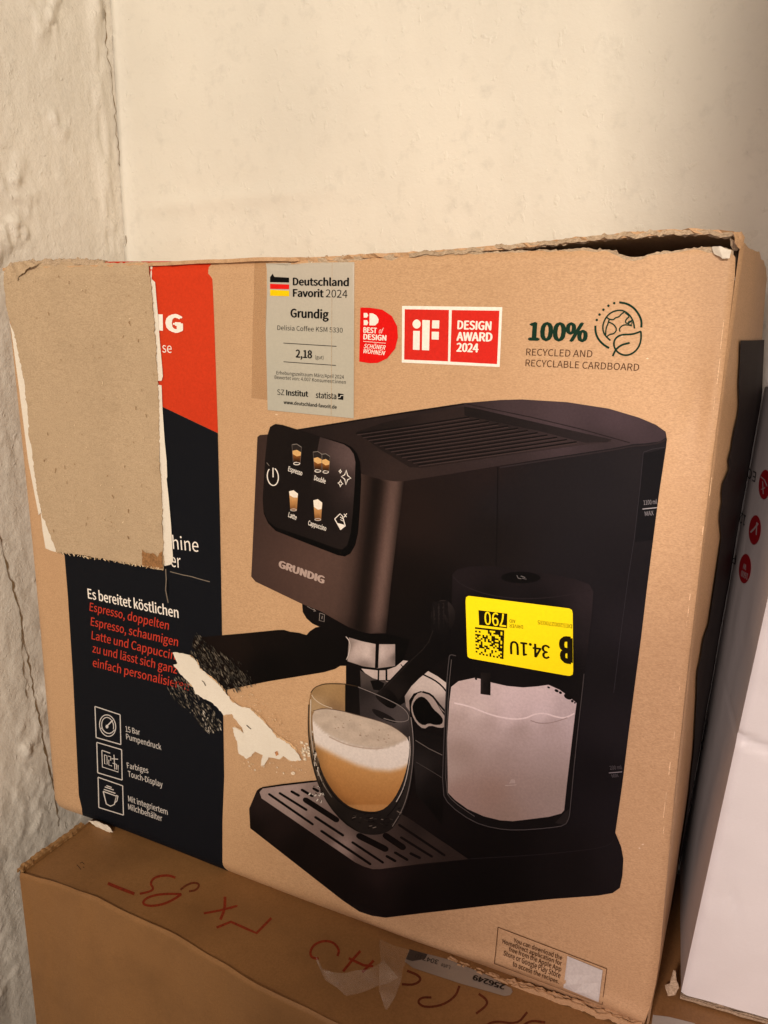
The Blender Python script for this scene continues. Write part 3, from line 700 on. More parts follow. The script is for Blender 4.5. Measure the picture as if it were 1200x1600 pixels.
# back plate
m.poly([(562, 1048), (582, 1060), (592, 1064), (612, 1064), (602, 1080), (590, 1092), (602, 1104), (616, 1108), (632, 1098), (640, 1112), (641, 1130), (630, 1140), (600, 1134), (565, 1115)], 4, [(570, 1080, (62, 54, 53)), (590, 1110, (70, 62, 62)), (620, 1125, (82, 72, 72)), (565, 1060, (90, 78, 74))], 6)
m.poly([(578, 1064), (590, 1063), (600, 1068), (596, 1080), (583, 1078)], 5, (16, 12, 11), 0)
m.poly([(582, 1109), (598, 1112), (615, 1120), (612, 1130), (590, 1124)], 5, (36, 30, 29), 0)
m.ell((607, 1058), 7, 8, 5, (130, 116, 112), 1.3)
# steel plate right
m.poly([(668.8, 1048.8), (684, 1057), (698.8, 1068), (697.5, 1116), (690, 1110), (680, 1094), (668, 1083), (657, 1080), (646, 1084), (638.8, 1095), (640, 1112), (634, 1104), (632, 1088), (642.5, 1072.5), (655, 1060)], 5, [(670, 1056, (185, 170, 164)), (690, 1075, (196, 180, 174)), (690, 1100, (130, 116, 112)), (650, 1075, (190, 174, 168)), (636, 1095, (120, 106, 102))], 5)
m.stroke([(661, 1054), (678, 1062), (690, 1071), (698, 1081)], 2.4, 6, (12, 9, 8), curve=1)
m.poly([(642, 1100), (650, 1084), (662, 1081), (674, 1086), (683, 1100), (690, 1112), (697, 1122), (697, 1135), (688, 1138), (672, 1133), (662, 1140), (650, 1130), (643, 1116)], 6, (150, 134, 128), 0, 1)
m.poly([(644, 1101), (652, 1090), (661, 1088), (670, 1096), (677, 1108), (688, 1117), (693, 1125), (690, 1132), (680, 1133), (670, 1130), (662, 1134), (652, 1128), (645, 1114)], 7, (9, 7, 6), 0, 1)
m.stroke([(660, 1081), (674, 1085), (684, 1098), (696, 1112)], 3.0, 7, (28, 22, 20), curve=1)
# arm
m.poly([(586, 1086), (600, 1072), (635, 1035), (655, 1018), (672, 1000), (676, 940), (700, 938), (705, 1020), (690, 1030), (667.5, 1047.5), (635, 1080), (622.5, 1095), (616, 1106), (608, 1105), (600, 1101), (590, 1093)], 8, [(600, 1090, (24, 18, 16)), (640, 1060, (14, 10, 9)), (680, 960, (26, 21, 21)), (612, 1085, (34, 27, 25)), (690, 1010, (13, 10, 10))], 8)
m.ell((693, 962), 19, 25, 8, [(680, 948, (56, 47, 46)), (700, 980, (22, 17, 17))], step=6)
m.stroke([(677, 985), (668, 1008), (640, 1034), (606, 1070), (592, 1085)], 1.4, 9, (44, 36, 34), curve=1)
# lower middle panel
m.poly([(648, 1140), (693, 1150), (691, 1290), (650, 1240), (646, 1190)], 4, [(670, 1160, (22, 17, 16)), (655, 1200, (52, 45, 44)), (680, 1220, (26, 20, 19)), (680, 1260, (14, 10, 9))], 8)
m.stroke([(649, 1157), (670, 1170), (691, 1180)], 1.1, 5, (110, 100, 96)); m.stroke([(650, 1191), (672, 1204), (690, 1215)], 0.9, 5, (84, 75, 72))
m.build('espresso_machine_print', M_ink, FRONT)

# ---- control display
d = Sheet(base=9)
d.poly([(417, 680), (421, 667), (429, 662.6), (440, 664), (463, 671), (500, 682.4), (538, 693), (549, 699), (557, 708), (562, 722), (564, 748), (562, 790), (559, 832), (554.5, 852), (547, 865), (538, 870), (527, 868), (480, 850), (430, 830), (418, 818), (411, 802), (409.5, 780), (413, 720)], 0,
       [(430, 700, (20, 15, 14)), (556, 850, (10, 8, 7)), (562, 760, (10, 8, 7))], 10)
d.poly([(417, 680), (421, 667), (429, 662.6), (440, 664), (463, 671), (500, 682.4), (537, 694), (546, 700), (553, 710), (555.5, 722), (554, 760), (550, 810), (547, 834), (542, 852), (534, 859), (524, 857), (480, 841), (430, 824), (418, 814), (411.6, 800), (410, 780), (413, 720)], 1,
       [(430, 700, (36, 28, 26)), (425, 800, (36, 28, 26)), (470, 720, (33, 26, 24)), (490, 840, (38, 30, 28)), (530, 840, (42, 33, 31)), (548, 820, (50, 40, 38)), (470, 800, (34, 26, 25))], 8)
d.poly([(499.4, 682.8), (537, 694.5), (546, 700.5), (552.5, 710), (555, 722), (553.5, 760), (550, 810), (546, 834), (520, 830), (490, 800), (479, 790), (484, 768), (490, 730)], 2,
       [(505, 690, (72, 57, 55)), (530, 700, (96, 77, 75)), (548, 715, (104, 84, 82)), (548, 760, (72, 57, 55)), (545, 800, (50, 40, 38)), (530, 825, (42, 33, 31)), (505, 730, (52, 41, 39)), (495, 770, (38, 30, 28)), (484, 786, (34, 26, 25)), (525, 760, (50, 39, 37)), (520, 830, (38, 30, 28)), (500, 805, (35, 27, 26))], 5)
LT = (235, 226, 216)
d.ell((425.6, 744.8), 8.6, 14, 3, LT, 1.6, -60, 240, rot=-6)
d.stroke([(425.8, 731), (426, 746)], 1.7, 3, LT); d.stroke([(416, 723), (420, 728)], 0.8, 3, (130, 120, 112))
def cup(x, y, wd, h, kind):
    tl, tr = (x - wd / 2, y), (x + wd / 2, y + wd * .26); bl, br = (x - wd * .36, y + h - 1), (x + wd * .36, y + h + wd * .1)
    if kind == 'esp':
        L = lambda t: (tl[0] + (bl[0] - tl[0]) * t, tl[1] + (bl[1] - tl[1]) * t); Rr = lambda t: (tr[0] + (br[0] - tr[0]) * t, tr[1] + (br[1] - tr[1]) * t)
        d.poly([tl, ((tl[0] + tr[0]) / 2, tl[1] - 1.5), tr, Rr(1), L(1)], 3, (58, 49, 46), 0)
        d.stroke([tl, ((tl[0] + tr[0]) / 2, tl[1] - 1), tr], 0.7, 4, (150, 140, 132)); d.stroke([tl, L(.9)], 0.6, 4, (110, 100, 94)); d.stroke([tr, Rr(.9)], 0.6, 4, (110, 100, 94))
        d.poly([L(.32), ((L(.3)[0] + Rr(.3)[0]) / 2, L(.3)[1] - 1), Rr(.28), Rr(.46), ((L(.5)[0] + Rr(.5)[0]) / 2, L(.5)[1] + 3.4), L(.48)], 4, (216, 170, 110), 0)
        d.poly([L(.48), ((L(.5)[0] + Rr(.5)[0]) / 2, L(.5)[1] + 3.2), Rr(.46), Rr(.86), L(.86)], 4, [(x, y + h * .5, (140, 84, 40)), (x, y + h * .85, (26, 14, 8))], 3)
        d.ell((x, y + h * .95), wd * .32, 2.0, 4, (225, 215, 205), 1.2)
    else:
        d.poly([tl, ((tl[0] + tr[0]) / 2, tl[1] - 1.8), tr, br, ((bl[0] + br[0]) / 2, br[1] + 1), bl], 3, [(x, y + 8, (206, 160, 108)), (x, y + h * .6, (186, 132, 78)), (x, y + h * .9, (120, 78, 44))], 4)
        k = .26 if kind == 'lat' else .42
        d.poly([tl, ((tl[0] + tr[0]) / 2, tl[1] - 1.8), tr, (tr[0] - 1, tr[1] + h * k * .8), ((tl[0] + tr[0]) / 2, tl[1] + h * k + 2), (tl[0] + 1, tl[1] + h * k * .8)], 4, (238, 226, 210), 0)
        d.ell((x, y + h * 1.0), wd * .33, 1.6, 4, (200, 190, 180), 0.9)
cup(463, 695, 15, 31, 'esp'); cup(496, 706.5, 14.5, 31, 'esp'); cup(508.5, 710, 13.5, 29, 'esp'); cup(458, 768, 14, 29, 'lat'); cup(496, 782, 14, 30, 'cap')
d.text('Espresso', (449.4, 736), (471.2, 743.3), 7.2, 4, LT, 0.01); d.text('Double', (490, 750), (507.8, 755.8), 7.2, 4, LT, 0.01)
d.text('Latte', (449.6, 807.6), (462.2, 812.8), 7.2, 4, LT, 0.01); d.text('Cappuccino', (480.6, 820.4), (508.8, 829.8), 7.2, 4, LT, 0.01)
def star(x, y, a, b, wd):
    p = [(x, y - b), (x + a * .32, y - b * .25), (x + a, y + b * .1), (x + a * .3, y + b * .32), (x - a * .05, y + b), (x - a * .3, y + b * .25), (x - a, y - b * .1), (x - a * .3, y - b * .35)]
    d.stroke(p, wd, 4, LT, closed=True)
star(540.6, 746, 7.5, 11.5, 1.5); star(531.4, 736.6, 2.4, 3.2, 1.2); star(531.6, 755.4, 4, 5.8, 1.3)
d.stroke([(522.5, 811), (531, 803), (535, 807), (539, 822), (532, 828), (522.5, 811)], 1.5, 4, LT); d.poly([(525.5, 817), (537, 820), (538.5, 822.5), (531.8, 828)], 4, LT, 0)
d.stroke([(531, 808), (535.5, 811)], 1, 4, LT); d.stroke([(531.5, 812), (536, 814.5)], 1, 4, LT)
d.stroke([(537, 803), (541, 808)], 1.1, 4, LT); d.stroke([(541.5, 802.5), (537, 808.5)], 1.1, 4, LT)
d.build('display_print', M_ink, FRONT)

# ---- milk container
j = Sheet(base=9)
j.poly([(707.5, 897.5), (715, 888.8), (735, 884.5), (767.5, 883), (800, 888), (860, 895), (900, 903), (922, 911), (928.8, 922.5), (926, 960), (920, 1010), (915, 1045), (905, 1130), (897, 1200), (891, 1266), (886.6, 1287), (858, 1292), (807, 1297), (773, 1294), (739, 1284), (702.5, 1258), (691, 1238), (694, 1150), (697.5, 1075), (702, 1020), (706, 960)], 0,
       [(730, 900, (40, 31, 33)), (800, 910, (32, 25, 27)), (880, 915, (40, 32, 35)), (925, 930, (56, 46, 50)), (922, 990, (44, 37, 40)), (760, 940, (15, 12, 12)), (850, 950, (16, 13, 14)), (720, 1000, (14, 11, 11)), (880, 1030, (14, 11, 11)), (800, 1290, (24, 19, 18)), (905, 1100, (26, 21, 21)), (697, 1150, (40, 34, 33))], 8)
j.stroke([(708, 900), (722, 914), (760, 928), (800, 934), (840, 934), (885, 929), (924, 920)], 1.5, 1, (48, 39, 42), curve=2)
j.ell((815, 901), 31, 9, 1, (13, 10, 10)); j.stroke([(809, 897.5), (811, 902), (816, 903)], 1.0, 2, (110, 104, 104)); j.stroke([(815, 898.5), (822, 901)], 1.2, 2, (110, 104, 104)); j.stroke([(817, 902), (824, 903.5)], 1.0, 2, (100, 94, 94))
for k in range(8): j.stroke([(903, 1008 + 5 * k), (914.5, 1006 + 5 * k)], 1.2, 1, (34, 28, 30))
milk = [(705.3, 1073), (716.7, 1064), (742, 1058.4), (752, 1060), (769, 1065.5), (793, 1070.6), (818.7, 1072.6), (841.3, 1070.6), (858.3, 1068), (875.3, 1075.4), (889.5, 1085.3), (902.2, 1096), (899.4, 1116.5), (892.3, 1176), (886.6, 1224), (882.4, 1263.8), (878, 1269), (858.3, 1274.6), (830, 1278.5), (801.7, 1282.2), (781.8, 1281), (756.3, 1275), (730.8, 1263.8), (711, 1249.6), (700, 1238.3), (699, 1153), (702.5, 1096.7)]
j.poly(milk, 2, [(725, 1072, (180, 160, 158)), (760, 1080, (190, 170, 170)), (800, 1095, (196, 176, 178)), (850, 1085, (196, 176, 178)), (890, 1100, (180, 162, 164)), (715, 1100, (190, 170, 168)), (750, 1108, (196, 177, 176)), (800, 1119, (196, 176, 178)), (850, 1113, (198, 179, 182)), (890, 1112, (180, 162, 164)),
                (715, 1120, (170, 150, 146)), (760, 1130, (168, 148, 145)), (810, 1138, (160, 141, 138)), (860, 1130, (166, 147, 146)), (720, 1180, (152, 131, 125)), (790, 1180, (150, 130, 125)), (860, 1180, (156, 138, 134)), (720, 1230, (148, 122, 114)), (770, 1240, (144, 118, 108)), (830, 1240, (148, 128, 122)), (870, 1240, (146, 128, 122)), (790, 1272, (140, 118, 108)), (703, 1200, (166, 146, 140))], 6)
j.stroke([(710, 1098), (735, 1103), (759, 1113), (780, 1119), (801.7, 1122.5), (822, 1121), (836, 1114), (852.6, 1112), (870, 1118), (884, 1120), (899, 1112)], 2.4, 3, (214, 195, 196), curve=2)
j.stroke([(830, 1124), (845, 1129), (865, 1127), (888, 1119)], 1.6, 3, (150, 131, 130), curve=2)
for (x, y, a, b) in ((858.5, 1072, 2.4, 1.4), (871, 1077, 3.5, 2.2), (877, 1080, 2.6, 2), (889, 1086, 7, 4.2), (895.5, 1093, 2.2, 2), (899.5, 1095.5, 1.4, 1.4), (744.5, 1060, 2.1, 1.5)): j.ell((x, y), a, b, 3, (20, 14, 13), rot=25, n=12)
j.poly([(752, 1050), (767.7, 1050), (767.2, 1085.3), (751.5, 1083.5)], 4, [(753, 1070, (60, 50, 48)), (757, 1070, (16, 12, 11)), (762, 1070, (34, 27, 25)), (766, 1070, (10, 8, 7))], 3)
GL = (84, 76, 76)
j.stroke([(713, 1024), (704, 1022), (702, 1027), (697.5, 1075), (694, 1150), (691, 1238), (702.5, 1258), (739, 1283.6), (773.3, 1293.6), (807.3, 1296.4), (858.3, 1292), (884, 1287.5), (890, 1276), (891.5, 1266), (900.8, 1167.5), (910.7, 1082.5), (914, 1050)], 1.3, 4, GL, curve=1)
j.stroke([(706, 1030), (701.5, 1075), (698, 1150), (696.5, 1236), (708, 1252), (742, 1275)], 0.8, 4, (104, 94, 92), curve=1)
j.poly([(884, 1266), (890, 1262), (889, 1282), (880, 1286), (868, 1284)], 3, (48, 40, 39), 0)
j.stroke([(790, 1226.5), (808, 1225)], 1.1, 3, (172, 154, 148)); j.poly([(796, 1223), (800, 1216), (805, 1217), (806, 1222.5)], 3, (166, 147, 141), 0)
j.build('milk_container_print', M_ink, FRONT)

# ---- drip tray
t_ = Sheet(base=9)
t_.poly([(406.7, 1236), (411.7, 1231), (440, 1227), (496.7, 1220.7), (560, 1235), (636.7, 1277), (731.7, 1342), (660, 1349), (595, 1357), (583, 1357), (570, 1353), (556.7, 1346.7), (470, 1287), (410, 1246)], 0,
        [(415, 1238, (150, 130, 125)), (450, 1232, (166, 145, 140)), (490, 1228, (130, 112, 106)), (450, 1262, (150, 130, 124)), (500, 1290, (120, 100, 94)), (530, 1325, (150, 128, 122)), (515, 1308, (112, 92, 86)), (560, 1340, (96, 77, 71)), (590, 1350, (104, 84, 78)), (560, 1290, (36, 28, 26)), (620, 1320, (76, 60, 55)), (660, 1330, (70, 55, 50)), (700, 1338, (58, 45, 40)), (650, 1295, (46, 36, 33))], 6)
t_.stroke([(405, 1238), (411, 1229.5), (440, 1225), (490, 1219.5)], 1.6, 1, (14, 10, 9))
DK = (22, 15, 13)
for a, b, wd in (((422, 1239.5), (490, 1286.5), 3.6), ((438.5, 1238), (480, 1264), 3.6), ((457, 1235.5), (468, 1241.8), 4), ((473, 1233), (489, 1242.7), 4), ((491, 1231), (498, 1235), 4), ((494, 1275.5), (537, 1304), 3.8), ((503.5, 1297), (579.5, 1349), 3.8), ((478.5, 1248.5), (527, 1280), 8.5), ((551.7, 1315), (599, 1346.7), 3.6), ((562, 1305), (603, 1326), 9.5), ((603, 1305), (630, 1323.5), 9.5),
                 ((605, 1337), (618, 1344.5), 4), ((618, 1331.5), (636.7, 1342.7), 4), ((642, 1333), (656, 1340), 4), ((627, 1308), (675, 1338), 3.6), ((624, 1288.5), (694.5, 1336), 3.6)):
    t_.stroke([a, b], wd, 2, DK)
    for e in (a, b): t_.ell(e, wd / 2, wd / 2 * .9, 2, DK, n=10)
t_.build('drip_tray_print', M_ink, FRONT)

# ---- glass of coffee
g = Sheet(base=14)
glass = [(486, 1080), (491, 1074), (500, 1069.5), (512.5, 1067), (540, 1068), (560, 1072), (590, 1084), (618, 1097), (635, 1107), (641, 1118), (646, 1147), (648, 1170), (646, 1200), (641, 1235), (632, 1265), (617, 1291), (605, 1300), (590, 1303.5), (575, 1303), (560, 1299), (537, 1284), (515, 1258), (500, 1230), (490, 1200), (484, 1170), (481, 1135), (482.5, 1100)]
def interp(x, P_): return float(np.interp(x, [p[0] for p in P_], [p[1] for p in P_]))
g.poly(glass, 0, [(500, 1090, (140, 106, 70)), (545, 1080, (24, 18, 16)), (600, 1105, (56, 48, 47)), (485, 1120, (150, 118, 84)), (486, 1160, (128, 104, 80)), (492, 1200, (92, 76, 62)), (505, 1235, (48, 40, 36)), (530, 1268, (32, 26, 24)), (570, 1290, (46, 39, 36)), (600, 1292, (38, 31, 29)), (625, 1265, (50, 43, 41)), (643, 1160, (64, 56, 55)), (640, 1220, (58, 51, 49))], 4, 1)
g.poly([(487, 1083), (492, 1075), (500, 1070.5), (513, 1068.3), (539.5, 1069.3), (539.5, 1114), (520, 1108), (502, 1106), (490, 1112), (486, 1110)], 1, [(495, 1080, (142, 112, 76)), (515, 1075, (158, 126, 86)), (533, 1090, (150, 118, 80)), (495, 1100, (168, 140, 106)), (525, 1104, (128, 100, 72))], 4)
g.poly([(539.5, 1069.3), (561, 1073.5), (563, 1120), (539.5, 1114)], 1, [(545, 1080, (16, 12, 11)), (558, 1105, (26, 20, 18))], 8)
g.poly([(561, 1073.5), (590, 1085.5), (618, 1098.5), (633, 1108), (639.5, 1119), (641, 1152), (625, 1143), (600, 1132), (563, 1120)], 1, [(566, 1085, (46, 39, 38)), (580, 1110, (66, 57, 56)), (600, 1115, (80, 70, 70)), (625, 1125, (88, 78, 77)), (636, 1140, (60, 52, 51))], 5)
g.stroke([(588, 1084), (600, 1073)], 1.2, 1.8, (50, 42, 40))
g.poly([(580, 1106), (596, 1111), (615, 1121), (622, 1131), (600, 1125), (585, 1116)], 1.4, (34, 28, 27), 0, 1)
g.poly([(586, 1086), (600, 1073), (612, 1080), (624, 1094), (617, 1107), (608, 1106), (600, 1101), (590, 1093)], 1.6, [(592, 1088, (34, 27, 25)), (608, 1092, (14, 10, 9))], 5, 1)
YB_ = [(488, 1158), (500, 1166), (510, 1171), (535, 1184), (560, 1195), (585, 1202), (610, 1204), (628, 1200), (642, 1192)]
YS_ = [(488, 1126), (505, 1143), (525, 1154), (555, 1166), (590, 1171), (615, 1167), (641, 1154)]
def latte(x, y):
    yb, ys = interp(x, YB_), interp(x, YS_)
    n_ = noise.noise(Vector((x * .05, y * .09, 2)))
    if y < ys:
        c = (186 + 16 * n_, 168 + 15 * n_, 152 + 14 * n_); q = min(1, (ys - y) / 5)
        c = tuple(a * q + b * (1 - q) for a, b in zip(c, (196, 182, 170)))
    else: c = (220, 208, 200)
    t = min(1, max(0, (y - yb + 6) / 12)); t = t * t * (3 - 2 * t)
    v = min(1, max(0, (y - yb) / 62)); e = min(1, max(0, (x - interp(y, [(1150, 494), (1200, 503), (1240, 526), (1262, 556)])) / 14))
    cof = np.array([190 - 26 * v, 140 - 30 * v, 86 - 26 * v]) * (0.86 + 0.14 * e)
    if y > 1255: cof = cof * 0.6 + np.array([206, 158, 106]) * 0.4
    return lin([a * (1 - t) + float(b) * t for a, b in zip(c, cof)])
g.poly([(489, 1112), (500, 1107), (515, 1106), (535, 1111), (560, 1118), (585, 1124), (607.5, 1131), (625, 1141), (638.8, 1154), (640.5, 1172), (636, 1200), (628, 1225), (616.7, 1247), (603, 1262), (590, 1267), (574, 1267), (557, 1263), (542, 1256), (525, 1240), (510, 1217), (499, 1190), (493, 1162), (489.5, 1135)], 2, latte, 3, 1)
g.stroke([(490, 1110), (505, 1106), (530, 1109), (560, 1117), (600, 1128), (622, 1139), (638, 1153)], 1.0, 4, (110, 90, 78), curve=2)
g.stroke([(515, 1150), (535, 1160), (555, 1166), (585, 1170), (600, 1168)], 2.0, 4, (184, 164, 150), curve=2)
for k in range(24):
    x = random.uniform(512, 610); y = 1120 + (x - 512) * .25 + random.uniform(-4, 16); g.ell((x, y), random.uniform(.6, 2.2), random.uniform(.4, .9), 4, (150, 128, 110), rot=15, n=7)
g.stroke([(486.5, 1082), (491, 1074.5), (500, 1070), (512.5, 1067.6), (540, 1068.6)], 1.3, 4, (84, 66, 48), curve=2)
g.stroke([(488, 1085), (492, 1092), (505, 1101), (520, 1106)], 1.0, 4, (200, 182, 160), curve=2)
g.stroke([(560, 1073), (590, 1085), (618, 1098), (634, 1108), (640, 1119), (638, 1126), (622, 1128), (600, 1122)], 1.1, 4, (120, 110, 108), curve=2)
g.stroke([(483.5, 1100), (482.5, 1135), (486, 1170), (492, 1200), (502, 1230), (517, 1258), (538, 1282), (560, 1297)], 1.6, 4, [(483, 1100, (70, 56, 44)), (486, 1170, (58, 48, 40)), (538, 1282, (26, 20, 18))], curve=2)
g.stroke([(486.5, 1092), (486, 1135), (489, 1162), (494, 1190), (505, 1222), (520, 1244)], 1.4, 4, [(486, 1100, (206, 190, 172)), (494, 1190, (180, 164, 150)), (520, 1244, (90, 80, 72))], curve=2)
g.stroke([(642.5, 1120), (646.5, 1150), (646, 1190), (640, 1232), (630, 1264), (614, 1290)], 1.1, 4, [(642, 1120, (140, 130, 128)), (646, 1190, (110, 100, 98)), (614, 1290, (120, 108, 102))], curve=2)
g.stroke([(640, 1150), (642, 1175), (638, 1205), (631, 1232), (620, 1252)], 1.3, 4, (172, 160, 154), curve=2)
g.stroke([(636, 1218), (628, 1242), (617, 1262), (606, 1274)], 1.6, 4, (24, 18, 16), curve=2)
g.stroke([(500, 1194), (506, 1214), (518, 1236), (534, 1254), (552, 1265), (574, 1270), (592, 1269)], 1.3, 4, (28, 21, 18), curve=2)
for k in range(34):
    a = random.random(); x = 488 + 16 * a + random.gauss(0, 2); y = 1150 + 75 * a + random.gauss(0, 6)
    c_ = random.choice([(206, 192, 178), (60, 50, 44), (130, 112, 96), (22, 16, 14)]); g.stroke([(x, y), (x + random.uniform(-1, 1.5), y + random.uniform(3, 9))], random.uniform(.6, 1.5), 5, c_)
for k in range(34):
    x = random.uniform(545, 625); y = 1283 + random.gauss(0, 6) - abs(x - 585) * .28
    g.stroke([(x, y), (x + random.uniform(2, 7), y + random.uniform(-2, 2))], random.uniform(.6, 1.6), 5, random.choice([(120, 106, 98), (70, 60, 55), (22, 16, 14), (28, 22, 20)]))
for k in range(26):
    x = 500 + random.gauss(0, 6); y = 1236 + random.gauss(0, 5); g.stroke([(x, y), (x + random.uniform(-3, 3), y + random.uniform(1, 5))], random.uniform(.8, 2), 5, random.choice([(215, 205, 195), (20, 15, 13), (120, 106, 98)]))
g.build('coffee_glass_print', M_ink, FRONT)

# ---- torn and scraped places
s = Sheet(base=12)
s.poly([(237.5, 436), (243, 441), (245, 467), (247, 488), (250, 530), (254, 575), (255, 588), (253, 595), (246, 595), (247, 601), (253, 602), (254.5, 640), (258, 690), (261, 720), (262, 745), (261, 748), (264, 776), (268, 820), (270, 856), (271.5, 877), (267, 882), (258, 884), (250, 860), (244, 700), (240, 560), (234, 440), (231, 410), (234, 409)], 0, WHT, 10)
s.poly([(16, 503), (24, 520), (34, 560), (42, 600), (50, 665), (58, 738), (64, 800), (60, 805), (44, 720), (30, 600), (20, 520)], 0, (240, 225, 205), 0)
s.poly([(63, 800), (66, 830), (70.5, 857), (80, 861), (92, 864), (88, 840), (76, 800)], 0, (236, 214, 190), 0)
s.stroke([(246, 587.3), (255, 587.8)], 0.9, 1, (50, 40, 30))
s.build('torn_white_ply', M_paper, FRONT)
def fill_patch(px, name, mat, lift, jit, thick=0.0005, step=5, seed=1, relief=0.0008):
    sh = Sheet(base=12 + lift); st8 = random.getstate(); random.seed(seed)
    sh.poly(px, 0, (255, 255, 255), step, 0, jit); random.setstate(st8)
    o = sh.build(name, mat, FRONT)
    A_ = np.array([(onY(x, y)[0], onY(x, y)[2]) for x, y in px])
    for v in o.data.vertices:
        e = float(np.sqrt(((A_ - (v.co.x + o.location.x * 0 , v.co.z)) ** 2).sum(1)).min())
        n1 = noise.noise(Vector((v.co.x * 28, 3, v.co.z * 16))); n2 = noise.noise(Vector((v.co.x * 110, 8, v.co.z * 70)))
        v.co.y -= relief * (0.5 + 0.5 * n1 + 0.35 * n2) + relief * 0.9 * math.exp(-(e / 0.004) ** 2) * (0.6 + 0.8 * noise.noise(Vector((v.co.x * 50, 1, v.co.z * 50))))
    md = o.modifiers.new('thick', 'SOLIDIFY'); md.thickness = thick; md.offset = -1
    return o
patch = [(10, 424), (20, 414), (60, 409), (100, 408.5), (144, 409), (186, 411), (210, 408), (230, 409.5), (237, 434), (239, 455), (241, 479), (244, 515), (246, 560), (249, 620), (250, 665), (250.5, 710), (252, 730), (255, 775), (256, 820), (257, 862), (258, 889), (249, 889), (225, 883), (205, 881), (192, 879), (168, 874), (144, 869), (120, 866), (97, 864), (90, 863), (84, 847), (76, 826), (67, 805), (60, 772), (56, 738), (48, 680), (44, 620), (39, 584), (33, 554), (24, 515), (18, 497), (12, 476), (8, 446)]
fill_patch(patch, 'torn_patch', M_liner, 4, 0.55, 0.0004)
s = Sheet(base=34)
s.poly([(225, 857), (229, 861), (236, 863), (243, 863), (250, 870), (252, 863), (256.5, 860), (258, 887), (249, 888), (226, 883)], 0, (150, 108, 68), 0, 0, .4)
for k in range(160):
    x = random.uniform(30, 245); y = random.uniform(430, 850)
    if x < 40 + (y - 430) * .08 + 8: continue
    dk = random.random() < .6; c_ = (150, 118, 82) if dk else (228, 205, 170)
    s.stroke([(x, y), (x + random.gauss(0, 1.0), y + random.gauss(0, 3.2 if dk else 1.5))], random.uniform(.5, 1.1), 0, c_)
for k in range(60):
    x = 92 + k * 2.8; y = 863 + (x - 90) * .152
    s.stroke([(x, y - 2), (x + random.uniform(-3, 4), y + random.uniform(-1, 2))], random.uniform(.6, 1.5), 0, random.choice([(230, 205, 170), (190, 158, 118), (40, 32, 28)]))
tag(s.build('paper_fibres', M_mark, FRONT), kind='stuff')
scr = [(272.5, 1018.8), (287.5, 1020), (297.5, 1022.5), (307.5, 1031), (313.8, 1042.5), (325, 1052.5), (342.5, 1067.5), (355, 1082.5), (365, 1096), (377.5, 1102.5), (390, 1105), (402.5, 1115), (420, 1132.5), (435, 1150), (455, 1162.5), (465, 1172.5), (473.8, 1186), (457.5, 1187.5), (445, 1180), (438.8, 1185), (422.5, 1181), (415, 1193.8), (410, 1193.8), (412.5, 1177.5), (401, 1172.5), (395, 1180), (387.5, 1183.8), (375, 1175), (373.8, 1162.5), (367.5, 1145), (366, 1135), (375, 1137.5), (383.8, 1146), (380, 1135), (370, 1122.5), (363.8, 1113.8), (352.5, 1116), (345, 1107.5), (332.5, 1095), (317.5, 1088.8), (307.5, 1082.5), (303.8, 1071), (292.5, 1060), (282.5, 1050), (273.8, 1037.5), (280, 1035), (275, 1026)]
st9 = random.getstate(); random.seed(3)
s = Sheet(base=12); s.poly([(x + random.gauss(0, 1.6), y + random.gauss(0, 1.6)) for x, y in scr], 0, (216, 178, 136), 0, 0, 0.7); s.build('torn_ply', M_mark, FRONT); random.setstate(st9)
fill_patch(scr, 'scraped_patch', M_paper, 4, 0.45, 0.0003, seed=5, relief=0.0004)
s = Sheet(base=17)
def inpoly(x, y, pg):
    c_ = False
    for i in range(len(pg)):
        (ax, ay), (bx, by) = pg[i], pg[(i + 1) % len(pg)]
        if (ay > y) != (by > y) and x < (bx - ax) * (y - ay) / (by - ay) + ax: c_ = not c_
    return c_
def slivers(pg, n, cols, ang, ln, wd):
    xs_ = [p[0] for p in pg]; ys_ = [p[1] for p in pg]; k = 0
    while k < n:
        x = random.uniform(min(xs_), max(xs_)); y = random.uniform(min(ys_), max(ys_))
        if not inpoly(x, y, pg): continue
        k += 1; a = math.radians(random.gauss(ang, 7)); L_ = random.uniform(*ln); w_ = random.uniform(*wd)
        dx, dy = math.cos(a) * L_, math.sin(a) * L_
        s.poly([(x, y), (x + dx * .5 - dy * .12 * w_, y + dy * .5 + w_ * .5), (x + dx, y + dy), (x + dx * .5 + w_ * .5, y + dy * .5 - w_ * .4)], 0, random.choice(cols), 0)
z1 = [(307, 985), (325, 1003), (350, 1018), (375, 1042), (393, 1066), (372, 1075), (352, 1079), (340, 1062), (315, 1037), (296, 1018), (298, 1005)]
slivers(z1, 430, [(124, 114, 100), (98, 88, 76), (78, 70, 60), (56, 50, 44), (14, 12, 12), (14, 12, 12)], 58, (3, 11), (.4, 1.3))
z1b = [(360, 1020), (385, 1040), (402, 1068), (372, 1076), (352, 1060)]; slivers(z1b, 60, [(84, 76, 66), (60, 54, 48)], 62, (3, 9), (.4, .9))
z2 = [(262, 1072), (276, 1050), (290, 1058), (303, 1075), (312, 1088), (330, 1098), (345, 1124), (346, 1136), (328, 1143), (312, 1128), (296, 1110), (270, 1088)]
slivers(z2, 340, [(138, 128, 114), (108, 98, 86), (84, 76, 66), (16, 17, 20), (16, 17, 20), (30, 30, 33)], 56, (3, 10), (.5, 1.6))
slivers([(318, 1106), (345, 1128), (346, 1138), (328, 1143), (306, 1122)], 60, [(206, 196, 182), (16, 17, 20)], 70, (3, 9), (.8, 2.2))
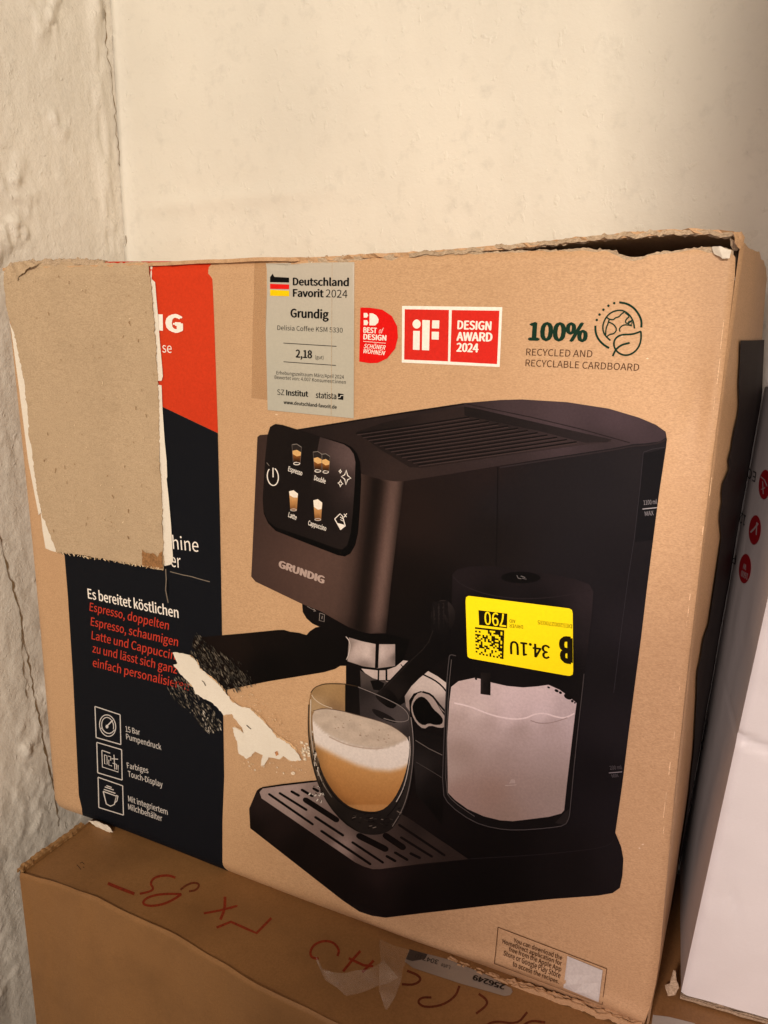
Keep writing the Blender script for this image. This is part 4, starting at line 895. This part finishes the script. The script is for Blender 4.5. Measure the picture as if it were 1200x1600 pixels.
slivers([(365, 1080), (395, 1082), (425, 1100), (450, 1140), (478, 1168), (474, 1180), (440, 1150), (410, 1115), (380, 1098)], 120, [(226, 196, 158), (214, 172, 126)], 50, (1, 4), (.4, 1.4))
slivers([(380, 1186), (470, 1192), (480, 1206), (440, 1206), (390, 1200)], 26, [(232, 214, 188), (222, 190, 150)], 60, (1.5, 4), (.6, 2.4))
slivers([(470, 1156), (482, 1160), (484, 1185), (474, 1182)], 16, [(232, 214, 188)], 50, (3, 8), (1.5, 4))
for p in ([(318, 1062), (321, 1064), (324, 1070)], [(388, 1131), (392, 1135), (395, 1137)]): s.stroke(p, 1.1, 9, (70, 50, 35))
s.poly([(432, 1173), (436, 1171), (438, 1177), (434, 1179)], 9, (190, 132, 90), 0); s.ell((459.5, 1206.5), 3.4, 2.8, 0, (236, 216, 190), n=9)
tag(s.build('scratches', M_mark, FRONT), kind='stuff')
# painted highlights on the tape edges at right, and loose specks
s = Sheet(base=2)
for (x, y0, y1) in ((1125, 560, 600), (1131, 500, 545), (1112, 746, 775), (1099, 822, 835), (1079, 926, 936), (1077, 945, 962), (1074, 968, 976), (1063, 1070, 1076), (1055, 1140, 1152), (1048, 1188, 1208), (1042, 1235, 1246), (1040, 1250, 1275), (1038, 1290, 1300), (1117, 620, 640), (1096, 845, 852)):
    s.stroke([(x, y0), (x - (y1 - y0) * .06, (y0 + y1) / 2), (x - (y1 - y0) * .12, y1)], random.uniform(.6, 1.4), 0, (236, 200, 160))
for p in ((1005, 1317), (1000, 1323), (972, 525), (760, 640), (1012, 560), (430, 648)): s.ell(p, 2, 1.0, 0, (236, 208, 176), n=7)
s.stroke([(484, 416), (486, 408), (488, 404)], 1.2, 0, (236, 214, 186))
tag(s.build('tape_glints_and_specks', M_mark, FRONT), kind='stuff')

# side print of the carton, with the gap's shade painted in below
def side_at(x, y):
    # meet the ray with the bowed side panel
    d_ = ray(x, y); best = None
    for k in range(len(yy) - 1):
        Y = (yy[k] + yy[k + 1]) / 2; p = CAM + d_ * (Y - CAM[1]) / d_[1]
        i = int(np.clip(np.searchsorted(zz, p[2]), 0, len(zz) - 1)); g_ = abs(P2[i, k, 0] - p[0])
        if best is None or g_ < best[0]: best = (g_, p, k, i)
    return best
def dark_side(rows, name, col):
    """rows: (z, y_from) - dark sheet runs from y_from to the rear edge"""
    vs, fs = [], []
    cols_ = np.linspace(0, 1, 16)
    for z, y0 in rows:
        for c_ in cols_:
            y = y0 + (0.1305 - y0) * c_
            i = np.interp(z, zz, np.arange(len(zz))); i0 = int(min(i, len(zz) - 2)); fi = i - i0
            xx = [np.interp(y, yy, P2[i0 + q, :, 0]) for q in (0, 1)]
            vs.append((xx[0] * (1 - fi) + xx[1] * fi + 0.0009, y, z))
    m_ = len(cols_)
    for a in range(len(rows) - 1):
        for b in range(m_ - 1): q = a * m_ + b; fs.append((q, q + 1, q + m_ + 1, q + m_))
    return raw(name, vs, fs, M_ink, BOX, False, [lin(col)] * len(vs))
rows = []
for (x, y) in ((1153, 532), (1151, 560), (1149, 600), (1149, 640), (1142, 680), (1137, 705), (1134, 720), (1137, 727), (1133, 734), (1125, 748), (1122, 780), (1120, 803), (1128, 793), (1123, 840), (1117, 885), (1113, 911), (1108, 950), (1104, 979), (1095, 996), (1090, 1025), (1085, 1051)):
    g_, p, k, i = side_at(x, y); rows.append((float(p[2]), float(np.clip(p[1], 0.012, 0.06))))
rows += [(0.10, 0.060), (0.05, 0.066), (0.012, 0.070)]; rows = sorted(rows); rr = []  # low rows paint in the dark gap beside the white carton
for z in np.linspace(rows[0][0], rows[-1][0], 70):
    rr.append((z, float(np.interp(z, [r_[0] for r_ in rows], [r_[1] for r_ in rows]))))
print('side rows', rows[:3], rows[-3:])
dark_side(rr, 'side_print_and_shade', (46, 39, 39))

# ---- stickers
SK = empty('award_sticker', (0.15, -0.001, 0.3)); SK.parent = BOX; SK.location = Vector((0.15, -0.001, 0.3)) - BOX.location
s = Sheet(base=6)
s.poly([(412, 411), (553.8, 409.5), (553, 530), (552, 653.8), (480, 647), (416.8, 640.8), (414, 520)], 0, [(430, 430, (186, 178, 164)), (540, 430, (190, 180, 165)), (480, 550, (184, 178, 162)), (540, 620, (182, 176, 160)), (430, 620, (178, 174, 160))], 9)
s.build('sticker_paper', M_gloss, SK)
s = Sheet(base=8); K = (24, 22, 22)
s.poly([(425.5, 427.5), (428, 432.5), (451.3, 433.8), (451.3, 441.3), (421.3, 440.8), (421.3, 433)], 0, (20, 18, 18), 0)
s.poly([(421.3, 443.3), (451.3, 444.5), (451.3, 451.8), (421.3, 451.3)], 0, (226, 30, 24), 0)
s.poly([(421.3, 452.5), (451.3, 454.3), (451.3, 463), (421.3, 462)], 0, (246, 204, 10), 0)
s.text('Deutschland', (457, 445.5), (545.5, 447), 11.5, 0, K, 0.018); s.text('Favorit', (457, 463.3), (505.8, 464.3), 11.5, 0, K, 0.018); s.text('2024', (509, 464.3), (543, 465.5), 12, 0, K, -0.006)
s.text('Grundig', (453, 495.5), (513.5, 498), 13, 0, K, 0.018); s.text('Delisia Coffee KSM 5330', (432.5, 515.5), (535.3, 519.8), 7.2, 0, (40, 38, 36), -0.002)
s.stroke([(442, 536), (525.5, 541.2)], 1.0, 0, K); s.stroke([(442, 565.3), (524.5, 571)], 1.0, 0, K)
s.text('2,18', (461, 558.3), (487, 559.8), 11.8, 0, K, 0.018); s.text('(gut)', (491.8, 560.5), (505, 561.5), 5.5, 0, K)
s.text('Erhebungszeitraum März/April 2024', (430.8, 585), (537, 592), 5.4, 0, K, 0.0); s.text('Bewertet von: 4.007 Konsument:innen', (428, 592), (540, 600), 5.4, 0, K, 0.0)
s.text('SZ', (432, 617), (443, 617.6), 8.5, 0, K, -0.008); s.text('Institut', (446, 617.8), (480.8, 620), 8.5, 0, K, 0.018); s.text('statista', (492.5, 621.8), (525, 623.8), 9.2, 0, K, 0.01)
s.poly([(527.5, 614.5), (536.3, 615.8), (535.8, 625), (527.5, 624)], 0, K, 0); s.stroke([(527.5, 621.5), (531, 621), (532, 618), (536, 618)], 1.3, 1, (200, 196, 186))
s.text('www.deutschland-favorit.de', (442, 631), (525.5, 639), 5.2, 0, K, 0.014)
s.build('sticker_lettering', M_ink, SK)
raw('crease', [tuple(np.array(onY(x, y)) + (0, warp(onY(x, y)[0], onY(x, y)[2]) - 0.00065, 0)) for x, y in ((518.8, 411), (519.4, 411), (517.2, 650), (516.4, 650))], [(0, 1, 2, 3)], M_edge, SK)
s = Sheet(base=4)
s.poly([(392, 406.5), (414, 406), (416, 520), (416, 625), (391, 622), (393, 520)], 0, (255, 255, 255), 9)
s.build('clear_tape', M_tape, BOX)

PL = empty('parcel_label', (0.28, -0.001, 0.2)); PL.parent = BOX; PL.location = Vector((0.28, -0.001, 0.2)) - BOX.location
s = Sheet(base=16)
s.poly([(728.6, 938), (729.5, 932), (733.5, 930), (740, 930.6), (885, 947.5), (891, 948.2), (895.3, 950.5), (896.6, 956), (897.2, 1045), (896.5, 1051), (892, 1053.3), (886, 1052.7), (741, 1028.6), (735, 1027.4), (731.8, 1025), (731, 1019)], 0, (250, 222, 4), 10)
s.build('label_paper', M_gloss, PL, 'bright yellow label paper')
s = Sheet(base=18); K = (34, 26, 6)
s.poly([(749, 952), (794.3, 957), (793.8, 980), (750, 975.2)], 0, K, 0)
s.text('790', (792.3, 957.5), (758.2, 954), 20, 1, (248, 222, 20), 0.006)
s.text('DRIVER', (818.8, 975), (797.5, 973.2), 5.2, 0, K); s.text('AID', (807, 966.6), (797.6, 965.6), 5.2, 0, K)
s.text('DE5200270035', (895.5, 973), (842, 967), 6, 0, K)
s.text('34.1U', (861, 1006.3), (798, 999.5), 20.5, 0, K, 0.012); s.text('B', (896.5, 994.6), (875, 992.3), 38, 0, K, 0.035)
o4 = np.array([(743.5, 978.5), (789.5, 983), (788, 1028), (744.5, 1020.5)])
rnd = random.Random(11); nn = 16
for a in range(nn):
    for b in range(nn):
        on = (b == nn - 1) or (a == 0 and True) if (b == nn - 1 or a == 0) else (a % 2 == 0 if b == 0 else (b % 2 == 0 if a == nn - 1 else rnd.random() < .42))
        if a == 0 and b < nn - 1: on = b % 1 == 0
        if not on: continue
        def q(u, v): return tuple((o4[0] * (1 - u) + o4[1] * u) * (1 - v) + (o4[3] * (1 - u) + o4[2] * u) * v)
        s.poly([q(b / nn, a / nn), q((b + 1.02) / nn, a / nn), q((b + 1.02) / nn, (a + 1.02) / nn), q(b / nn, (a + 1.02) / nn)], 0, K, 0)
s.build('label_lettering', M_ink, PL)

# ------------------------------------------------------------------ brown carton underneath
BR = empty('brown_carton', (0.4, 0.04, -0.35))
tag(BR, 'worn dark brown carton with red marker writing, lying under the printed carton', 'carton')
fe = [(30, 1365), (75, 1378), (105, 1387), (150, 1404), (200, 1430), (270, 1461), (330, 1498), (400, 1541)]
fe3 = [onZ(x, y, 0) for x, y in fe]
ex = [p[0] for p in fe3] + [0.35, 0.48, 0.56]; ey = [p[1] for p in fe3] + [-0.066, -0.066, -0.06]
ex[0] = 0.0335
xg = np.concatenate([np.linspace(0.0335, 0.25, 90), np.linspace(0.256, 0.56, 60)])
def frontY(x): return float(np.interp(x, ex, ey)) + 0.0007 * noise.noise(Vector((x * 60, 0, 0)))
def topz(x, y):
    return -0.0003 - 0.0008 * (1 + noise.noise(Vector((x * 26, y * 26, 0)))) * min(1, max(0, -y / 0.02)) - 0.0003
def ontop(x, y):
    p = onZ(x, y, -0.0008); return np.array([p[0], p[1], topz(p[0], p[1])])
rows_ = [0, 0.01, 0.02, 0.035, 0.05, 0.1, 0.18, 0.24, 0.3, 0.36, 0.45, 0.6, 0.8, 1.0]
P3 = np.zeros((len(rows_), len(xg), 3))
for i, t in enumerate(rows_):
    for k, x in enumerate(xg):
        y0 = frontY(x) + 0.001; y = y0 + (0.128 - y0) * t
        P3[i, k] = (x, y, topz(x, y))
top_b = gridmesh('top_panel', P3, M_brown, BR)
zf = np.concatenate([[-0.0002, -0.0012, -0.0025], np.linspace(-0.004, -0.03, 12), np.linspace(-0.04, -0.35, 10)])
P4 = np.zeros((len(zf), len(xg), 3))
for i, z in enumerate(zf):
    for k, x in enumerate(xg):
        y = frontY(x) + (0.0014 if i == 0 else 0.0003 if i == 1 else 0) + 0.002 * noise.noise(Vector((x * 18, 0, z * 18))) * min(1, -z * 30 + .1) * (x > 0.036)
        y += (-0.057 - float(np.interp(x, ex, ey))) * min(1, max(0, -z) / 0.08)
        P4[i, k] = (x, y, z)
gridmesh('front_panel', P4, M_brown, BR, flip=True)
P5 = np.array([[(0.0335 - 0.0006, y, z) for y in np.linspace(-0.0565, 0.128, 12)] for z in (0.0005, -0.35)])
gridmesh('left_panel', P5, M_brown, BR)
boxmesh('bottom_panel', (0.034, -0.05, -0.352), (0.558, 0.128, -0.3485), M_brown, BR)
M_rub = card('rubbed_card', (0.30, 0.155, 0.058), (0.23, 0.115, 0.042), (0.36, 0.20, 0.08), 0.7, 0.6, 0.3, 0.3)
# corrugated strip along the left top edge
lv = [onZ(x, y, 0) for x, y in ((32, 1362), (60, 1340), (95, 1316), (132, 1289))]
def ridge_strip(name, p3, wdt, hgt, mat, parent, seed=0):
    vs, fs = [], []
    Q = []
    for k in range(len(p3) - 1):
        for t in range(14): Q.append(p3[k] + (p3[k + 1] - p3[k]) * t / 14)
    Q.append(p3[-1])
    for k, q in enumerate(Q):
        h_ = hgt * (0.6 + 0.8 * abs(noise.noise(Vector((k * .3, seed, 0)))))
        j1 = noise.noise(Vector((k * .4, seed, 5))) * wdt * .4
        vs += [(q[0] - wdt + j1, q[1], -0.002), (q[0] - wdt * .8 + j1, q[1], h_), (q[0] - wdt * .3 + j1, q[1], h_ * .5), (q[0] + j1, q[1], h_ * .8), (q[0] + wdt * .2 + j1, q[1], -0.001)]
        if k:
            a = 5 * (k - 1); b = 5 * k
            for e in range(4): fs.append((a + e, b + e, b + e + 1, a + e + 1))
    return raw(name, vs, fs, mat, parent)
ridge_strip('torn_edge', lv, 0.0035, 0.0022, M_rub, BR, 4)

mk = Sheet(plane=ontop, nrm=(0, 0, 1), base=2)
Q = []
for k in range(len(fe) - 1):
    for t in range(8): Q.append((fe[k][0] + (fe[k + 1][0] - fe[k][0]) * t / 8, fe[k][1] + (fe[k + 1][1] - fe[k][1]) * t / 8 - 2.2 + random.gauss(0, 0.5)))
for k in range(8, len(Q) - 1): mk.stroke([Q[k], Q[k + 1]], 0.8 + 1.6 * abs(noise.noise(Vector((k * .3, 0, 0)))), 0, (58, 32, 14))  # dark line painted in for the shade cast by the fold
tag(mk.build('fold_shade', M_mark, BR), kind='stuff'); mk = Sheet(plane=ontop, nrm=(0, 0, 1), base=2)
def c7(l): return [(u / 3, 1280 + v / 3) for u, v in l]
def c8(l): return [(360 + u * .4, 1380 + v * .4) for u, v in l]
MR = (128, 44, 22)
mk.stroke(c7([(505, 296), (560, 318), (630, 346)]), 5.2, 0, MR)
mk.stroke(c7([(822, 270), (785, 258), (725, 265), (702, 296), (722, 322), (700, 336), (655, 346)]), 3.6, 0, MR, curve=2)
mk.stroke(c7([(850, 345), (760, 345), (690, 362), (664, 392), (700, 406), (765, 396), (820, 368), (850, 345)]), 3.8, 0, MR, curve=2)
mk.stroke(c7([(845, 325), (870, 305), (905, 292), (937, 300), (922, 326), (885, 332)]), 3.2, 0, (112, 52, 28), curve=2)
mk.build('marker_writing', M_mark, BR); mk = Sheet(plane=ontop, nrm=(0, 0, 1), base=2)
mk.stroke(c7([(955, 438), (1030, 425), (1110, 405)]), 3.6, 0, MR); mk.stroke(c7([(1055, 360), (1053, 420), (1033, 470)]), 4.4, 0, MR, curve=1)
mk.stroke(c7([(1015, 508), (1082, 480)]) + c8([(60, 175), (102, 192), (160, 134)]), 4.0, 0, MR)
mk.stroke(c8([(0, 98), (28, 86)]), 2, 0, MR)
mk.build('marker_writing', M_mark, BR); mk = Sheet(plane=ontop, nrm=(0, 0, 1), base=2)
mk.stroke(c8([(345, 294), (318, 290), (310, 270), (325, 240), (365, 224), (405, 232), (426, 262), (418, 284)]), 3.8, 0, MR, curve=2)
mk.stroke(c8([(440, 342), (475, 300), (508, 264)]), 4.0, 0, MR); mk.stroke(c8([(462, 292), (520, 318), (558, 322)]), 4.0, 0, MR); mk.stroke(c8([(515, 345), (560, 300)]), 4.0, 0, MR)
DR = (104, 46, 24)
mk.build('marker_writing', M_mark, BR); mk = Sheet(plane=ontop, nrm=(0, 0, 1), base=2)
mk.stroke(c8([(690, 340), (735, 358), (745, 378), (715, 396), (670, 392)]), 3.8, 0, DR, curve=2); mk.build('marker_writing', M_mark, BR); mk = Sheet(plane=ontop, nrm=(0, 0, 1), base=2)
mk.stroke(c8([(785, 445), (745, 445), (730, 465), (760, 485), (830, 475), (880, 440), (895, 400)]), 3.6, 0, DR, curve=2)
mk.build('marker_writing', M_mark, BR); mk = Sheet(plane=ontop, nrm=(0, 0, 1), base=2)
mk.stroke(c8([(970, 430), (1000, 450), (1005, 470), (960, 505)]), 3.6, 0, DR, curve=2); mk.stroke(c8([(985, 560), (1030, 530), (1120, 545), (1160, 500)]), 3.6, 0, DR, curve=2)
mk.stroke(c8([(1130, 560), (1170, 530), (1230, 540)]), 3.6, 0, DR, curve=2)
mk.build('marker_writing', M_mark, BR); mk = Sheet(plane=ontop, nrm=(0, 0, 1), base=2)
for p in ([(375, 205), (385, 200), (395, 210)], [(360, 212), (372, 225), (380, 235)], [(388, 222), (395, 225)]): mk.stroke(c7(p), 1.0, 0, (70, 50, 40))
mk.build('pencil_mark', M_mark, BR)
for k in ((330, 455), (340, 462)): pass
sl = Sheet(plane=ontop, nrm=(0, 0, 1), base=4)
sl.poly([(632, 1502), (640, 1484), (700, 1500), (760, 1524), (799, 1545), (801, 1550), (797, 1555), (788, 1556), (720, 1537), (645, 1512)], 0, [(640, 1500, (124, 110, 100)), (720, 1525, (138, 124, 112)), (790, 1550, (140, 126, 114))], 12)
sl.poly([(634, 1499), (640, 1484), (668, 1492), (664, 1499), (644, 1502)], 1, (70, 60, 56), 0)
sl.text('304710', (686, 1501.5), (650, 1491), 7, 2, (50, 42, 38), 0.005); sl.text('Late', (704, 1510), (690, 1506), 6, 2, (50, 42, 38))
sl.text('256249', (790, 1540), (740, 1524), 8, 2, (24, 18, 16), 0.02)
sl.build('shipping_sticker', M_gloss, BR, 'white shipping sticker partly under the printed carton')
sl = Sheet(plane=ontop, nrm=(0, 0, 1), base=4)
sl.poly([(1020, 1587), (1045, 1590), (1085, 1600), (1110, 1625), (1015, 1625)], 0, (170, 160, 150), 0)
sl.build('paper_label', M_gloss, BR, 'pale paper label by the white carton')

# clear film scrap drooping from under the printed carton
def strip3(name, L_, R_, mat, parent, n=14, m_=5, amp=0.001):
    """surface between two polylines of 3D points"""
    def samp(p, t):
        p = np.array(p); k = t * (len(p) - 1); i = min(int(k), len(p) - 2); return p[i] + (p[i + 1] - p[i]) * (k - i)
    P_ = np.zeros((n * 3, m_ * 2, 3))
    for a in range(n * 3):
        for b in range(m_ * 2):
            t = a / (n * 3 - 1); u = b / (m_ * 2 - 1); q = samp(L_, t) * (1 - u) + samp(R_, t) * u
            q = q + np.array(noise.noise_vector(Vector(q * 120))) * amp; P_[a, b] = q
    return gridmesh(name, P_, mat, parent)
FM = empty('clear_film_scrap', tuple(onY(600, 1480, -0.01)))
tag(FM, 'crumpled clear plastic tape scrap hanging onto the brown carton below the printed carton', 'tape scrap')
def z3(x, y, z): return tuple(onZ(x, y, z))
strip3('hanging_strip', [z3(594, 1468, .006), z3(593, 1512, .010), z3(592, 1550, .007), z3(602, 1577, .003)], [z3(640, 1486, .004), z3(628, 1520, .009), z3(618, 1556, .007), z3(604, 1578, .003)], M_film, FM)
strip3('curled_strip', [z3(492, 1494, .012), z3(503, 1514, .008), z3(540, 1520, .006), z3(576, 1516, .008), z3(598, 1500, .009)], [z3(493, 1502, .010), z3(508, 1530, .003), z3(540, 1557, .002), z3(582, 1544, .003), z3(622, 1528, .006)], M_film, FM)

# ------------------------------------------------------------------ white carton at the right
WB = empty('white_carton', (0.6, 0.1, 0.0))
tag(WB, 'white carton leaning at the right, grey side with red round icons', 'carton')
A0 = np.array([0.4123, 0.029, 0.0]); kx = 0.0703; B0 = np.array([0.4026, 0.1325, 0.0]); kb = 0.046
q0 = onZ(1065, 1562, 0.0012); q1 = onZ(1200, 1602, 0.0012); ed = (q1 - q0) / np.linalg.norm(q1 - q0)
HT = 0.305
def wf(u, z): # front face
    b = 0.0016 * noise.noise(Vector((u * 16, 0, z * 16))) + 0.0005 * noise.noise(Vector((u * 60, 4, z * 60)))
    b += 0.0013 * math.exp(-((u - 0.010 - (0.075 - z) * 0.35) / 0.0014) ** 2) * math.exp(-((z - 0.062) / 0.014) ** 2)
    cr = 0.0034 * math.exp(-((z - 0.150 - u * -0.25) / 0.0018) ** 2) * math.exp(-u / 0.03)
    p = A0 + ed * u + np.array([kx * z, b + cr, z])
    if u < 0.004: p = p + np.array([0, 0.0016 * (1 - u / 0.004) ** 2 + 0.0003 * noise.noise(Vector((1, 2, z * 90))), 0])
    return p
us = np.concatenate([np.linspace(0, 0.004, 4), np.linspace(0.006, 0.08, 34), np.linspace(0.085, 0.125, 8)]); zw = np.linspace(0.0022, HT, 120)
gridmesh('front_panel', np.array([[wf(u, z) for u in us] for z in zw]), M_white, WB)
def wl_(t, z):
    a = wf(0, z); b = B0 + np.array([kb * z, 0, z]); p = a * (1 - t) + b * t
    p = p + np.array([0.0008 * math.sin(math.pi * t) * noise.noise(Vector((3, t * 3, z * 15))), 0, 0]); return p
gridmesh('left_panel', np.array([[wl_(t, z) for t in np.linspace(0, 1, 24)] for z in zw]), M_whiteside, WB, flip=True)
c0, c1 = wf(0, HT), wf(0.125, HT); c2 = B0 + ed * 0.133 + np.array([kb * HT, 0, HT]); c3 = B0 + np.array([kb * HT, 0, HT])
raw('top_panel', [c0 + (0, 0, .0004), c1 + (0, 0, .0004), c2 + (0, 0, .0004), c3 + (0, 0, .0004)], [(0, 1, 2, 3)], M_white, WB)
raw('back_panel', [B0, B0 + ed * .133, c2, c3], [(0, 1, 2, 3)], M_white, WB)
raw('right_panel', [wf(.125, .0022), B0 + ed * .133, c2, c1], [(0, 1, 2, 3)], M_white, WB)
raggedge('crumpled_edge', [(A0[0] + ed[0] * u, 0.0015) for u in (0.0, 0.02, 0.05, 0.10)], M_edge, WB, (0.0275, 0.030), 0.003, 0.0006, 31)
for o in WB.children:
    if o.name.startswith('crumpled_edge'):
        for v in o.data.vertices: v.co.y += (v.co.x - A0[0]) / ed[0] * ed[1]; v.co.z = max(v.co.z, 0.0003)
scrap('torn_scrap', [tuple(onZ(x, y, z)) for x, y, z in ((1052, 1515, .012), (1056, 1516, .013), (1060, 1545, .004), (1055, 1556, .002), (1043, 1555, .002), (1040, 1540, .004), (1047, 1538, .006))], M_edge, WB, .0009, 40)
def onside(x, y):
    """where a ray meets the leaning left face"""
    d_ = ray(x, y); t, z = 0.5, 0.2
    for _ in range(8):
        c_ = wl_(t, z); n_ = np.cross(wl_(t + .02, z) - c_, wl_(t, z + .01) - c_); n_ /= np.linalg.norm(n_)
        p = CAM + d_ * (np.dot(c_ - CAM, n_) / np.dot(d_, n_))
        a_, b_ = wl_(0, p[2]), wl_(1, p[2]); t = float(np.clip((p[1] - a_[1]) / (b_[1] - a_[1]), 0.02, 0.98)); z = float(np.clip(p[2], 0.01, 0.30))
    return p
nrm = (-1, 0, 0)
s = Sheet(plane=onside, nrm=nrm, base=5)
CR = (176, 22, 30); WH2 = (206, 186, 180)
for (x, y) in ((1196, 757), (1180.5, 828), (1165, 888.5)): s.ell((x, y), 9.4, 23, 0, CR, rot=4)
s.stroke([(1174, 832), (1180, 826), (1186, 818)], 2.6, 1, WH2); s.stroke([(1184, 816), (1183, 836)], 1.6, 1, WH2)
s.stroke([(1190, 745), (1196, 750), (1200, 760)], 1.5, 1, WH2); s.stroke([(1191, 765), (1197, 762)], 1.4, 1, WH2); s.stroke([(1193, 752), (1194, 772)], 1.2, 1, WH2)
s.text('1600', (1170.5, 897), (1160, 891), 9, 1, WH2, .01); s.text('W', (1168, 883), (1163, 880), 8, 1, WH2, .01)
K2 = (40, 28, 24)
s.text('EO', (1183, 738), (1170, 731), 15, 1, K2, -0.005); s.text('12', (1167, 806), (1158, 800), 15, 1, K2, -0.005); s.text('P', (1152, 868), (1146, 865), 14, 1, K2, -0.005)
s.build('side_icons', M_gloss, WB)
s = Sheet(plane=onside, nrm=nrm, base=5)
for (x, y, t) in ((1110, 1122, 'FR'), (1104, 1148, 'X'), (1091, 1215, 'M'), (1083, 1262, 'UN')): s.text(t, (x - 1, y - 10), (x - 7, y + 12), 9, 1, (40, 28, 22))
s.build('side_lettering', M_gloss, WB)
